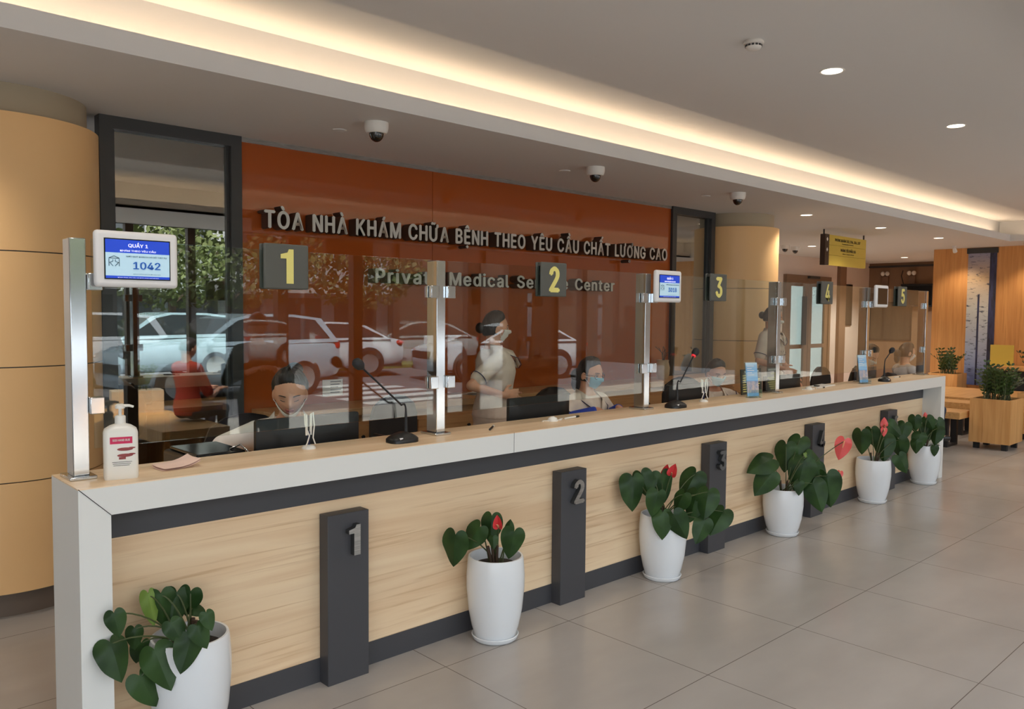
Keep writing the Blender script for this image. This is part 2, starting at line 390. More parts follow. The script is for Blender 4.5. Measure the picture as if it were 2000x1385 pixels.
# door at the end of the hall
d = thing('door_1', 'brown double door with glass lights at the end of hall', 'door', (14.85, 4.97, 0)); d['kind'] = 'structure'
M_door = mat('brown door frame', (128, 104, 84), .5)
f = MB(); f.box((-.95, -.04, 0), (-.86, .08, 2.42)); f.box((.86, -.04, 0), (.95, .08, 2.42)); f.box((-.86, -.04, 2.33), (.86, .08, 2.42)); f.build('door_frame', M_door, d)
for s in (-1, 1):
    l = MB(); x0, x1 = sorted((s*.01, s*.86)); l.box((x0, -.02, 0), (x0+.14, .03, 2.33)); l.box((x1-.14, -.02, 0), (x1, .03, 2.33)); l.box((x0+.14, -.02, 2.2), (x1-.14, .03, 2.33)); l.box((x0+.14, -.02, 0), (x1-.14, .03, .25)); l.box((x0+.14, -.02, .95), (x1-.14, .03, 1.03))
    lo = l.build('door_leaf', M_door, d)
    MB().box((x0+.14, 0, .25), (x1-.14, .01, 2.2)).build('pane', M_win, lo)
    if s < 0: MB().box((-.30, -.07, 1.02), (-.14, -.03, 2.0)).build('handle', M_blackm, lo, bevel=.01)
MB().box((-.1, -.1, 2.36), (.32, -.04, 2.41)).build('door_closer', M_dark, d)
# daylit yard seen through the door
sbox('terrace', (13, 5.1, -.1), (17.8, 9, 0), mat('pale paving', (190, 192, 190), .8))

# ============================================================ reception counter
L = 7.97; D = .33; T = .102; R = .176
ct = thing('reception_counter', 'long white framed reception counter with pale wood front', 'counter')
s = MB(); s.box((0, 0, H-T), (L, D, H-.004)); s.build('fascia_slab', M_white, ct)
MB().box((.0, .0, H-.004), (L, D, H)).build('counter_top', M_wood_top, ct)
MB().box((0, 0, 0), (T, D, H-T)).build('end_panel', M_white, ct)
MB().box((L-T, 0, 0), (L, D, H-T)).build('end_panel', M_white, ct)
MB().box((T, R, .107), (L-T, R+.03, .80)).build('front_panel', M_wood_front, ct)
MB().box((T, R-.004, .80), (L-T, R+.03, H-T)).build('dark_band', M_char, ct)
MB().box((T, R-.004, 0), (L-T, R+.03, .107)).build('kick_board', M_char, ct)
j = MB(); a = Vector((0, -.0015, H)); b = Vector((T, -.0015, H-T)); n = Vector((1, 0, 1)).normalized()*.0012
j.add([a-n, b-n, b+n, a+n], [(0, 1, 2, 3)]); j.build('mitre_joint', M_ink, ct); MB().box((2.0, -.001, H-T), (2.0015, 0, H)).build('seam', M_ink, ct)

# grey pillars with raised numerals on the counter front
PX = [1.0+i*1.461 for i in range(5)]
words = ['one', 'two', 'three', 'four', 'five']
for i, x in enumerate(PX):
    o = MB().box((0, -.07, 0), (.2075, 0, .75)).build('numbered_pillar', M_char, bevel=.002); o.location = (x, R-.004, 0)
    tag(o, f'charcoal grey pillar with raised number {i+1} on the counter front', 'pillar', 'numbered pillars along the counter front')
    m = MB(); w = .058 if i == 0 else .085
    text_mb(m, str(i+1), front(.105+.012, -.07, .565), w, .135, .03, .045 if i != 3 else .028, 'c', 0, 1)
    for k in range(len(m.v)): m.v[k] = (m.v[k][0], m.v[k][1]-.014, m.v[k][2])
    m.build('numeral', [M_brushed if i < 2 else mat('dull steel', (120, 122, 124), .4, .8), M_dark], o)

# ============================================================ glass screens
POST = [.060, 1.672, 3.31, 4.94, 6.53, 7.91]
ZG = 1.882
post_lab = ['steel post at the left end beside the sanitizer bottle', 'steel post between counter screens 1 and 2', 'steel post left of the small blue display',
            'steel post between counter screens 3 and 4', 'steel post holding the dark display', 'steel post at the far right end of counter']
for i, x in enumerate(POST):
    o = thing('screen_post', post_lab[i], 'post', (x, .217, H), 0, 'steel posts of the glass screens')
    MB().box((-.027, -.04, .012), (.027, .04, ZG-H)).build('shaft', M_steel, o, bevel=.003)
    MB().box((-.045, -.065, 0), (.045, .065, .012)).build('base_plate', M_steel, o, bevel=.003)
    for z in (.26, .70):
        for sx in (-1, 1):
            if (i == 0 and sx < 0) or (i == 5 and sx > 0): continue
            c = MB(); c.box((sx*.027, -.060, z-.03), (sx*.075, -.0395, z+.03)); c.box((sx*.027, -.0305, z-.03), (sx*.075, -.012, z+.03)); c.box((sx*.027, -.045, z-.025), (sx*.04, -.015, z+.025))
            c.build('clamp', M_steel, o, bevel=.003)
for i in range(5):
    x0, x1 = POST[i]+.045, POST[i+1]-.045
    o = MB().box((x0, GY-.004, 1.135), (x1, GY+.004, ZG)).build('glass_screen', M_glass)
    tag(o, f'clear glass counter screen behind the hanging number {i+1} plate', 'glass screen', 'glass screens on the counter')

# number plates clipped over the screens
SX = [(.745, .94), (2.335, 2.535), (3.955, 4.165), (5.545, 5.79), (7.10, 7.33)]
for i, (x0, x1) in enumerate(SX):
    cx = (x0+x1)/2; w = .2
    o = thing('number_plate', f'dark grey plate with yellow number {i+1} hung on glass screen', 'number sign', (cx, GY-.012, 1.815), 0, 'number plates on the glass screens')
    MB().box((-w/2, -.02, -.093), (w/2, -.006, .093)).build('plate', M_signgrey, o, bevel=.006)
    MB().box((-w/2, .018, -.093), (w/2, .03, .093)).build('back_plate', M_signgrey, o, bevel=.006)
    MB().box((-w/2+.01, -.006, .073), (w/2-.01, .018, .09)).build('clip', M_signgrey, o)
    m = MB(); text_mb(m, str(i+1), front(0, -.021, -.07), .058 if i == 0 else .083, .142, 0, .045 if i != 3 else .028, 'c'); m.build('numeral', M_yellow, o)

# queue displays
def display(x, w, z, label, kind):
    o = thing('queue_display', label, 'display', (x, GY-.062, z), 0, 'queue displays on the posts')
    hh = .1
    MB().box((-w/2, 0, -hh), (w/2, .03, hh)).build('bezel', M_bezel, o, bevel=.014, seg=4)
    MB().box((-.02, .03, -.03), (.02, .052, .03)).build('bracket', M_steel, o)
    sw, sh = w*.79, .145
    fr = MB().box((-sw/2, -.002, -sh/2), (sw/2, .002, sh/2)).build('screen', M_screen_off, o)
    if kind is None: return
    a = MB(); a.box((-sw/2+.004, -.0035, .022), (sw/2-.004, -.002, sh/2-.004)); a.box((-sw/2+.004, -.0035, -sh/2+.004), (sw/2-.004, -.002, -sh/2+.013)); a.build('header', M_screen_b, fr)
    MB().box((-sw/2+.004, -.0035, -sh/2+.013), (sw/2-.004, -.002, .022)).build('page', M_screen_w, fr)
    def line(tx, x, z, w, h, m, off, nm='caption'): t = MB(); text_mb(t, tx, front(x, -.0045, z), w, h, 0, off, 'c', base=(0, .73)); t.build(nm, m, fr)
    line('QUẦY '+kind[0], 0, .043, sw*.3, .017, M_screen_t, .02); line(kind[1], 0, .027, sw*.54, .0085, M_screen_t, .02); line(kind[4], 0, -sh/2+.006, sw*.62, .004, M_screen_t, 0)
    line(kind[2], sw*.13, -.034, sw*.42, .036, M_screen_n, .025, 'queue_number')
    line('MỜI QUÝ KHÁCH CÓ SỐ THỨ TỰ', sw*.13, .008, sw*.62, .006, M_screen_k, .01); line(kind[3], sw*.13, -.054, sw*.42, .0045, M_screen_k, 0)
    t = MB()
    F = front(-sw*.36, -.0045, -.026); r = .0022
    def bar(p, q):
        p, q = Vector(p+(0,)), Vector(q+(0,)); n = Vector((-(q-p).y, (q-p).x, 0)).normalized()*r/2; t.add([p-n, q-n, q+n, p+n], [(0, 1, 2, 3)], 0, False, F)
    k = .75 if w < .25 else 1
    for p, q in [((-.017, 0), (-.017, .026)), ((-.004, .024), (-.004, .017)), ((-.004, .017), (-.016, .012)), ((-.014, .012), (-.003, .0)), ((.017, 0), (.017, .026)), ((.004, .024), (.004, .017)), ((.004, .017), (.016, .012)), ((.014, .012), (.003, 0)), ((-.018, .028), (0, .036)), ((0, .036), (.018, .028)), ((-.018, .028), (.018, .028))]: bar((p[0]*k, p[1]), (q[0]*k, q[1]))
    t.build('house_emblem', M_screen_k, fr)
display(.243, .288, 1.812, 'large white framed blue display reading QUẦY 1 and 1042', ('1', 'KHÁM THEO YÊU CẦU', '1042', 'BỆNH VIỆN UNG BƯỚU HÀ NỘI', 'Khám theo yêu cầu xin kính chào quý khách'))
display(3.45, .27, 1.805, 'white framed blue display reading QUẦY 3 and 3018', ('3', 'THANH TOÁN, ĐẶT LỊCH KHÁM', '3018', 'BỆNH VIỆN UNG BƯỚU HÀ NỘI', 'Khám theo yêu cầu xin kính chào quý khách'))
display(6.68, .26, 1.805, 'white framed dark switched off display by counter 5', None)

# ============================================================ wall lettering
def lettering(name, body, x0, x1, z0, cap, label, gap=.10, space=.30, off=.018, depth=.10, base=(0, .73)):
    root = thing(name, label, 'lettering', (0, YB, 0))
    cur = 0; items = []
    for ch in body:
        if ch == ' ': cur += space; continue
        vs, fs, ns = text_geo(ch, 1.0, off)
        xs = [v[0] for v in vs]; items.append((ch, cur-min(xs))); cur += max(xs)-min(xs)+gap
    tot = cur-gap; sx = (x1-x0)/tot; sy = cap/(base[1]-base[0])
    for ch, px in items:
        vs, fs, ns = text_geo(ch, 1.0, off); m = MB(); F = front(x0, -depth*.5-.025, z0)
        pts = [((v[0]+px)*sx, (v[1]-base[0])*sy, v[2]*depth+layer(vs, i)) for i, v in enumerate(vs)]
        m.add(pts, [f for f, n in zip(fs, ns) if n > .7], 0, False, F); m.add(pts, [f for f, n in zip(fs, ns) if n <= .7], 1, False, F)
        m.build('letter', [M_letter, M_letter_side], root)
lettering('wall_lettering', 'TÒA NHÀ KHÁM CHỮA BỆNH THEO YÊU CẦU CHẤT LƯỢNG CAO', 1.765, 6.32, 2.196, .166, 'large upper row of raised steel Vietnamese letters on orange wall', gap=.085, space=.30, off=.035)
lettering('wall_lettering', 'Private Medical Service Center', 2.655, 5.46, 1.85, .148, 'smaller lower row of raised steel English letters on orange wall', gap=.09, space=.34, off=.03)

# ============================================================ ceiling fittings
def cctv(x, y, z, label, r=.075):
    o = thing('security_camera', label, 'security camera', (x, y, z), 0, 'dome cameras under the ceiling')
    MB().lathe([(r, 0), (r, -.03), (r*.93, -.055), (r*.8, -.066)][::-1], 32).build('housing', M_trimw, o)
    MB().lathe([(r*.62*math.cos(a), -.062-r*.75*math.sin(a)) for a in [k*PI/2/8 for k in range(9)]][::-1], 28).build('dome', M_dome, o)
cctv(2.078, 1.351, ZS, 'white dome camera under the ceiling near wall word KHÁM'); cctv(4.188, 1.395, ZS, 'white dome camera under the ceiling above number 2 plate'); cctv(6.183, 1.321, ZS, 'white dome camera left of the round column top')
cctv(11.95, 3.93, ZS, 'left of two small dome cameras in the hall'); cctv(12.36, 3.96, ZS, 'right of two small dome cameras in the hall')
def downlight(x, y, z, label, power=85, r=.062):
    o = thing('downlight', label, 'downlight', (x, y, z), 0, 'recessed downlights')
    m = MB(); m.lathe([(r, -.001), (r+.012, -.004), (r+.014, 0)], 28, caps=False); m.build('trim_ring', M_trimw, o)
    MB().cyl((0, 0), r, -.0025, -.001, 28).build('lens', M_lampglow, o)
    spot('DownlightBeam', (x, y, z-.03), power, 130)
DL = [(4.169, -.556, ZC, 'recessed downlight nearest the smoke detector'), (6.277, -.577, ZC, 'recessed downlight at right of the raised ceiling'),
      (8.261, 1.678, ZS, 'downlight beside the round column top'), (10.239, 1.637, ZS, 'downlight above the hanging yellow sign'), (12.44, 3.70, ZS, 'downlight behind the small hall cameras'),
      (12.254, 1.611, ZS, 'downlight nearest the coffer corner at right'), (16.2, 3.62, ZS, 'far downlight in front of the brown wall')]
for q in DL: downlight(*q, power=650 if q[0] > 12.3 else (135 if q[0] > 8 and q[0] < 9 else 85))
for k, (x, y, z) in enumerate(((2.05, -.56, ZC), (0.0, -.56, ZC), (-.55, 1.62, ZS), (8.4, -.58, ZC), (10.5, -.6, ZC))): downlight(x, y, z, ['recessed downlight seen mirrored in the dark glass panel', 'recessed raised-ceiling downlight left beyond the picture edge', 'low ceiling downlight by the large left column, beyond the picture edge', 'raised ceiling downlight right beyond the picture edge', 'raised ceiling downlight farthest right beyond the picture edge'][k], 120 if k == 2 else 85)
def cover(x, y, label):
    o = MB().lathe([(.048, 0), (.044, -.006), (.012, -.010)][::-1], 28).build('sprinkler_cover', M_ceil); o.location = (x, y, ZS); tag(o, label, 'sprinkler', 'flat sprinkler covers')
cover(2.021, 1.69, 'flat round ceiling cover left of the first dome camera'); cover(6.146, 1.659, 'flat round ceiling cover left of the third dome camera'); cover(4.13, 1.68, 'flat round ceiling cover left of the second dome camera')
o = thing('smoke_detector', 'white round smoke detector on the raised ceiling', 'smoke detector', (3.323, -.509, ZC))
MB().lathe([(.05, 0), (.055, -.008), (.055, -.018), (.046, -.022)][::-1], 32).build('base', M_trimw, o)
MB().lathe([(.044, -.022), (.044, -.034), (.036, -.046), (.02, -.05)][::-1], 32).build('cap', M_trimw, o)
v = MB()
for k in range(14):
    a = 2*PI*k/14; v.box((.0435, -.007, -.034), (.046, .007, -.024), 0, Matrix.Rotation(a, 4, 'Z'))
v.build('vent_slots', M_dark, o)
# hanging direction sign
o = thing('hanging_sign', 'yellow hanging direction sign with three rows below the ceiling', 'sign', (10.0, 2.26, 0))
sg = MB()
for k in range(3): sg.box((0, -.02, 2.735-.14*k-.137), (1.2, .02, 2.735-.14*k))
sg.build('panel', M_signyel, o)
MB().box((-.12, -.035, 2.315), (0, .035, 2.735)).build('arrow_panel', M_signbrown, o)
MB().box((-.10, -.008, 2.735), (-.08, .008, ZS)).build('hanger', M_dark, o); MB().box((1.15, -.008, 2.735), (1.17, .008, ZS)).build('hanger', M_dark, o)
for tx, x, w, z, h in (('PHÒNG KHÁM 103, 104, 106, 107', .6, .80, 2.655, .052), ('Examination Rooms', .6, .36, 2.62, .02), ('PHÒNG TIỂU PHẪU 105', .62, .48, 2.52, .052), ('Minor surgery Room', .62, .36, 2.483, .02)): t = MB(); text_mb(t, tx, front(x, -.022, z), w, h, 0, .025, 'c', base=(0, .73)); t.build('lettering', M_ink, o)
for z in (2.665, 2.525): MB().add([(-.085, -.037, z), (-.06, -.037, z-.03), (-.035, -.037, z), (-.06, -.037, z+.03)], [(0, 1, 2, 3)]).build('arrow', M_paper, o)

# ============================================================ potted anthuriums
_hp = [(0, -.13), (.05, -.045), (.14, .0), (.25, -.035), (.335, -.15), (.365, -.30), (.335, -.48), (.25, -.68), (.13, -.86), (.04, -.96), (0, -1.0)]
_heart = []
for _i in range(10):
    _p0, _p1, _p2, _p3 = _hp[max(_i-1, 0)], _hp[_i], _hp[_i+1], _hp[min(_i+2, 10)]
    for _t in (0, .5): _heart.append(tuple(.5*(2*_p1[k]+(_p2[k]-_p0[k])*_t+(2*_p0[k]-5*_p1[k]+4*_p2[k]-_p3[k])*_t*_t+(3*_p1[k]-_p0[k]-3*_p2[k]+_p3[k])*_t**3) for k in (0, 1)))
_heart = _heart+[(0, -1.0)]+[(-x, y) for x, y in _heart[:0:-1]]
_heart = [(x, y+.45) for x, y in _heart]
def leaf(mb, c, tip, nrm, ln, mi=0, fold=.25, curl=.35, wid=.92, rnd=None):
    """heart leaf: c = centre, tip = tip direction, nrm = upper side"""
    Y = Vector(tip).normalized(); N = Vector(nrm); N = (N-Y*N.dot(Y)).normalized(); X = Y.cross(N)
    vs = []; ks = (0, .35, .7, 1.0)
    def P(x, y):
        z = -fold*abs(x)-curl*(y-.3)**2*.45+.06*math.sin(9*y+3*x)*abs(x)*2
        return tuple(Vector(c)+(X*x*wid-Y*(y+.02)+N*z)*ln)
    n = len(_heart); vs.append(P(0, .28)); fs = []
    for k in ks[1:]:
        for x, y in _heart: vs.append(P(x*k, .28+(y-.28)*k))
    for i in range(n): fs.append((0, 1+i, 1+(i+1) % n))
    for j in range(2):
        for i in range(n): a = 1+j*n; fs.append((a+i, a+n+i, a+n+(i+1) % n, a+(i+1) % n))
    mb.add(vs, fs, mi, True)
    return Vector(P(0, .27)), N
VR = Vector((.73, -.683, 0)); VT = Vector((-.683, -.73, 0)); VZ = Vector((0, 0, 1))
plant_specs = [
 ((0.378, 0.030), 0.428, [(-0.145, 0.101, 0.143, -80, 1), (-0.102, 0.101, 0.148, -85, 0), (-0.057, 0.101, 0.157, -100, 0), (-0.007, 0.12, 0.129, -105, 0), (0.027, 0.092, 0.072, -20, 0), (-0.276, 0.039, 0.11, -80, 0), (-0.279, -0.09, 0.176, -70, 0), (-0.207, -0.013, 0.091, -90, 0), (-0.188, -0.071, 0.105, -100, 0), (-0.112, -0.123, 0.191, -70, 0), (-0.011, -0.071, 0.153, -105, 0), (-0.054, 0.01, 0.11, -60, 0), (0.041, -0.004, 0.11, -65, 0), (0.07, 0.053, 0.081, -70, 0), (-0.164, -0.209, 0.162, -60, 0)], []),
 ((1.900, 0.020), 0.421, [(-0.21, 0.034, 0.201, -97, 0), (-0.113, 0.094, 0.169, -125, 0), (-0.026, 0.142, 0.161, -95, 0), (0.081, 0.062, 0.173, -100, 0), (-0.013, 0.066, 0.072, -90, 0), (0.068, 0.142, 0.072, 85, 0)], [(0.011, 0.165, 0.076, 95, 0)]),
 ((3.291, 0.020), 0.400, [(-0.182, 0.14, 0.24, -85, 0), (-0.118, 0.188, 0.192, -70, 0), (-0.046, 0.068, 0.184, -102, 0), (-0.002, 0.172, 0.216, -80, 0), (0.0, -0.06, 0.192, -88, 0), (0.098, -0.068, 0.208, -62, 0), (0.162, 0.188, 0.232, -118, 0), (0.098, 0.076, 0.168, -120, 0), (0.186, 0.06, 0.216, -108, 0), (0.266, 0.076, 0.208, -100, 0), (0.243, -0.099, 0.184, -108, 0), (0.342, -0.036, 0.208, -120, 0), (-0.07, 0.192, 0.08, -90, 0)], [(0.018, 0.264, 0.088, 80, 0), (0.058, 0.27, 0.092, 70, 0)]),
 ((4.778, 0.020), 0.350, [(-0.158, 0.178, 0.25, 205, 0), (-0.134, 0.043, 0.25, -125, 0), (0.005, 0.24, 0.241, -95, 0), (0.092, 0.298, 0.231, -110, 0), (0.13, 0.105, 0.289, -102, 0), (0.171, 0.231, 0.077, -60, 1), (0.222, 0.221, 0.154, -30, 0), (0.275, 0.081, 0.241, -60, 0), (0.246, -0.049, 0.26, -72, 0), (0.334, -0.0, 0.289, -82, 0), (0.121, -0.0, 0.116, -90, 0)], [(0.429, 0.298, 0.183, -105, 1), (0.414, 0.096, 0.077, -100, 1)]),
 ((6.343, 0.015), 0.380, [(-0.115, 0.156, 0.238, -90, 0), (-0.018, 0.196, 0.193, -80, 0), (0.089, 0.111, 0.261, -90, 0), (0.18, 0.258, 0.204, -40, 0), (0.225, 0.1, 0.227, -80, 0), (0.259, -0.036, 0.204, -60, 0)], [(0.084, 0.315, 0.096, 90, 1), (0.084, 0.238, 0.085, -90, 1)]),
 ((7.518, 0.015), 0.381, [(-0.211, 0.135, 0.214, -100, 0), (-0.103, 0.211, 0.177, -90, 0), (0.016, 0.103, 0.227, -110, 0), (-0.059, 0.034, 0.202, -100, 0), (0.105, 0.097, 0.202, -100, 0), (0.042, 0.211, 0.164, -60, 0), (0.145, 0.16, 0.227, -70, 0), (0.105, -0.06, 0.114, -90, 0), (-0.084, -0.016, 0.151, -90, 0)], [(-0.002, 0.28, 0.069, 100, 1)]),
]
plant_labels = ['white potted plant with dark heart leaves nearest the camera, at the counter end', 'white potted plant with one red flower and few leaves between pillars 1 and 2',
    'white potted plant with two red flowers left of pillar 3', 'bushy white potted plant with large coral flower beside pillar 4', 'white potted plant with two stacked coral flowers left of pillar 5', 'white potted plant at the far end of the counter front']
for i, ((px, py), rz, leaves, flowers) in enumerate(plant_specs):
    rnd = random.Random(i+3)
    o = thing('potted_anthurium', plant_labels[i], 'potted plant', (px, py, 0), 0, 'potted plants along the counter')
    k = rz-.012
    MB().lathe([(.0, .018), (.102, .018), (.119, .06*k/.4+.01), (.135, .15*k/.4), (.1455, .26*k/.4), (.146, .32*k/.4), (.140, rz-.012), (.136, rz), (.128, rz), (.126, rz-.02), (.124, rz-.06), (0, rz-.06)], 48, caps=False).build('pot', M_pot, o)
    MB().lathe([(0, 0), (.104, 0), (.114, .010), (.119, .026), (.115, .029), (.106, .018), (0, .017)], 40, caps=False).build('saucer', M_pot, o)
    sm = MB(); sm.ell((0, 0, rz-.058), (.122, .122, .022), 24); sm.build('soil', M_soil, o)
    lm, st, tw = MB(), MB(), MB()
    CAMP = Vector((-.770, -2.938, 1.636))
    def place(e, lift):
        r, dz, ln, ang, kd = e
        t = rnd.uniform(-.10, .02) if dz > .08 else rnd.uniform(.0, .08)
        if dz < .07 and abs(r) < .17: t = .19
        P0 = Vector((px, py, rz+dz))+VR*r
        for _ in range(60):       # slide towards the viewer until clear of the counter front and end panels
            d_ = P0-CAMP; k_ = 1-t/d_.length; Q = CAMP+d_*k_
            if Q.y > .085-ln*.12 or ((Q.x < .17 or Q.x > 7.83) and Q.y > -.05): t += .01
            else: break
        ln *= k_; c = Q-Vector((px, py, 0)); a = math.radians(ang); VTl = (CAMP-Q).normalized()
        tip = VR*math.cos(a)+VZ*math.sin(a)+VTl*rnd.uniform(-.05, .35)
        nrm = VTl*1.0+VZ*rnd.uniform(.15, .55)+VR*rnd.uniform(-.45, .45)
        return c, tip, nrm, ln, kd
    for e in leaves:
        c, tip, nrm, ln, kd = place(e, 0)
        p, N = leaf(lm, c, tip, nrm, ln, kd, .22+.2*rnd.random(), .3+.4*rnd.random(), .98 if not kd else .62)
        b = Vector((rnd.uniform(-.03, .03), rnd.uniform(-.03, .03), rz-.05)); mid = b.lerp(p, .55)+VZ*(.06+.1*abs(p.z-b.z)); p2 = p-N*.004
        pts = [b*(1-s)**2+mid*2*s*(1-s)+p2*s*s for s in [q/8 for q in range(9)]]
        st.tube(pts, [.0042-.0018*q/8 for q in range(9)], 6)
    lm.build('foliage', [M_leaf, M_leaf2], o); st.build('leaf_stems', M_stem, o)
    for _ in range(3):
        x, y = rnd.uniform(-.02, .02), rnd.uniform(-.02, .02); tw.tube([(x, y, rz-.06), (x*1.6, y*1.6, rz-.01), (x*2.4, y*2.2, rz+.05)], .008, 6)
    tw.build('root_crown', M_twig, o)
    for e in flowers:
        c, tip, nrm, ln, kd = place(e, 0)
        f = MB(); p, N = leaf(f, c, tip, nrm, ln, 0, -.55 if not kd else .1, -.2 if not kd else .3, .9)
        fo = f.build('spathe', M_spathe_c if kd else M_spathe, o)
        s = MB(); ax = (Vector(tip).normalized()*.55+N*.85).normalized(); s.tube([p+N*.004, p+ax*ln*.25, p+ax*ln*.45], [.006, .006, .003], 8); s.build('spadix', M_spadix, fo)
        b = Vector((rnd.uniform(-.02, .02), rnd.uniform(-.02, .02), rz-.05)); mid = b.lerp(p, .5)+VZ*.07
        s = MB(); s.tube([b*(1-s_)**2+mid*2*s_*(1-s_)+(p-N*.003)*s_*s_ for s_ in [q/8 for q in range(9)]], .003, 6); s.build('flower_stem', M_stem, o)
# ============================================================ things on the counter
o = thing('sanitizer_bottle', 'white pump bottle of hand rub with pink label at the counter end', 'bottle', (.172, .115, H), math.radians(-14))
def rrect(w, d, r, z, n=6):
    pts = []
    for cx, cy, a0 in ((w/2-r, d/2-r, 0), (-w/2+r, d/2-r, PI/2), (-w/2+r, -d/2+r, PI), (w/2-r, -d/2+r, 1.5*PI)):
        for k in range(n+1): a = a0+PI/2*k/n; pts.append((cx+r*math.cos(a), cy+r*math.sin(a), z))
    return pts
MB().rings([rrect(.108, .07, .016, 0), rrect(.112, .074, .018, .006), rrect(.112, .074, .018, .165), rrect(.104, .068, .02, .178), rrect(.07, .05, .02, .19), rrect(.036, .036, .0178, .196), rrect(.036, .036, .0178, .202)]).build('body', M_bottle, o)
MB().lathe([(.018, .200), (.018, .222), (.012, .226)], 24).build('cap', M_bottle, o)
p = MB(); p.lathe([(.0055, .224), (.0055, .252)], 12); p.lathe([(.016, .250), (.016, .262), (.01, .266)], 20); p.tube([(0, 0, .259), (.03, -.004, .259), (.044, -.005, .254)], [.006, .005, .004], 8); p.build('pump', M_bottle, o)
b = MB(); b.box((-.036, -.0378, .128), (.036, -.0372, .152)); lb = b.build('label', M_pink, o)
t = MB(); text_mb(t, 'SGS HAND RUB', front(0, -.0382, .137), .056, .008, 0, .02, 'c'); t.build('lettering', M_paper, lb)
b = MB()
for z in (.108, .086): b.ell((.012, -.0376, z), (.026, .0008, .006), 16); b.ell((.034, -.0376, z+.004), (.012, .0008, .003), 12)
b.box((-.008, -.0379, .072), (.014, -.0373, .08)); b.build('hand_print', M_skin_print, o)
b = MB()
for k in range(3): b.box((-.03+.002*k, -.0378, .062-.006*k), (.034-.004*k, -.0373, .0635-.006*k))
b.build('small_print', M_ink, o)
# loose pink leaflets
def sheet(name, mats, w, d, label, cat, loc, rz, lift=.006, n=8, group=None):
    m = MB(); vs = []; fs = []
    for j in range(n+1):
        for i in range(n+1):
            x, y = (i/n-.5)*w, (j/n-.5)*d; z = lift*(max(0, x/w+.1)**2*3+max(0, y/d)**2*1.5)+.0008
            vs.append((x, y, z))
    for j in range(n):
        for i in range(n): a = j*(n+1)+i; fs.append((a, a+1, a+n+2, a+n+1))
    m.add(vs, fs, 0, True); m.add([(v[0], v[1], v[2]-.0006) for v in vs], [f[::-1] for f in fs], 0, True)
    o = m.build(name, mats); o.location = loc; o.rotation_euler = (0, 0, rz)
    return tag(o, label, cat, group)
sheet('leaflet', M_paperp, .145, .10, 'top pinkish leaflet lying by the sanitizer bottle', 'paper', (.395, .185, H+.0075), math.radians(8), .02, group='loose leaflets on the counter')
sheet('leaflet', M_paperp, .148, .10, 'pinkish leaflet lying under the top one by the sanitizer', 'paper', (.392, .182, H+.0016), math.radians(4), .02, group='loose leaflets on the counter')
# microphones
def microphone(loc, rz, label, tipv, bend, red, base=(.075, .055)):
    o = thing('gooseneck_microphone', label, 'microphone', loc, rz, 'gooseneck microphones on the counter')
    m = MB(); bw, bd = base
    m.rings([rrect(bw*2, bd*2, .045, 0), rrect(bw*2, bd*2, .045, .016), rrect(bw*1.75, bd*1.7, .04, .026), rrect(bw*1.3, bd*1.2, .03, .036), rrect(bw*.5, bd*.6, .012, .046)]); m.build('base', M_black, o)
    MB().box((-.045, -.05, .017), (-.03, -.042, .026)).build('button', M_bezel, o)
    b0 = Vector((.028, .01, .04)); b1 = b0+Vector((0, 0, .09)); bend = Vector(bend); tip = Vector(tipv)
    pts = [b0, b0+Vector((0, 0, .05)), b1]
    for k in range(1, 7): s = k/6; pts.append(b1*(1-s)**2+(b1+Vector((0, 0, .06)))*2*s*(1-s)+bend*s*s)
    pts += [bend.lerp(tip, .5), tip]
    m = MB(); m.tube(pts, [.010, .008, .006]+[.0045]*(len(pts)-3), 10); m.build('gooseneck', M_blackm, o)
    dirv = (tip-bend).normalized(); q = dirv.to_track_quat('Z', 'Y').to_matrix()
    m = MB(); m.lathe([(.004, -.01), (.012, 0), (.021, .012), (.024, .03), (.021, .046), (.012, .055), (.001, .058)], 24, 0, Matrix.Translation(tip) @ q.to_4x4()); m.build('windscreen', M_blackm, o)
    if red: MB().lathe([(.0135, -.006), (.0150, .004)], 20, 0, Matrix.Translation(tip) @ q.to_4x4()).build('ring_light', M_redglow, o)
microphone((1.405, .125, H), 0, 'black gooseneck microphone leaning left left of the second post', (-.235, -.03, .355), (.0, .005, .17), False)
microphone((3.545, .122, H), 0, 'black gooseneck microphone with red ring right of the third post', (.16, -.02, .33), (.045, .0, .16), True)
microphone((6.76, .112, H), math.radians(10), 'small black gooseneck microphone at counter 5 by the fifth post', (.10, -.02, .26), (.06, .01, .2), False, (.07, .05))
# pen stands: round foot, coil cord and holder with two white pens
def pen_stand(loc, rz, label):
    o = thing('pen_stand', label, 'pen stand', loc, rz, 'pen stands on the counter')
    MB().lathe([(.03, 0), (.03, .006), (.022, .014), (.008, .018)], 24).build('foot', M_bottle, o)
    MB().tube([(.0, 0, .016), (0, 0, .075)], .006, 10).build('socket', M_navy, o)
    for s in (-1, 1):
        p = MB(); p.tube([(s*.011, 0, .06), (s*.013, 0, .15)], .0055, 10); p.build('pen', M_bottle, o)
    c = MB(); c.tube([(-.012, 0, .15), (-.026, -.004, .155), (-.03, -.012, .11), (-.016, -.024, .06), (-.03, -.026, .03), (-.028, -.01, .008)], .003, 6)
    c.tube([(.012, 0, .15), (.022, -.004, .158), (.018, -.016, .10), (.004, -.024, .05), (.02, -.02, .02)], .003, 6); c.build('cord', M_bottle, o)
pen_stand((.985, .235, H), .2, 'white pen stand with two pens in front of the nearest monitor')
pen_stand((3.98, .20, H), -.4, 'white pen stand with two pens left of the blue leaflet holder')
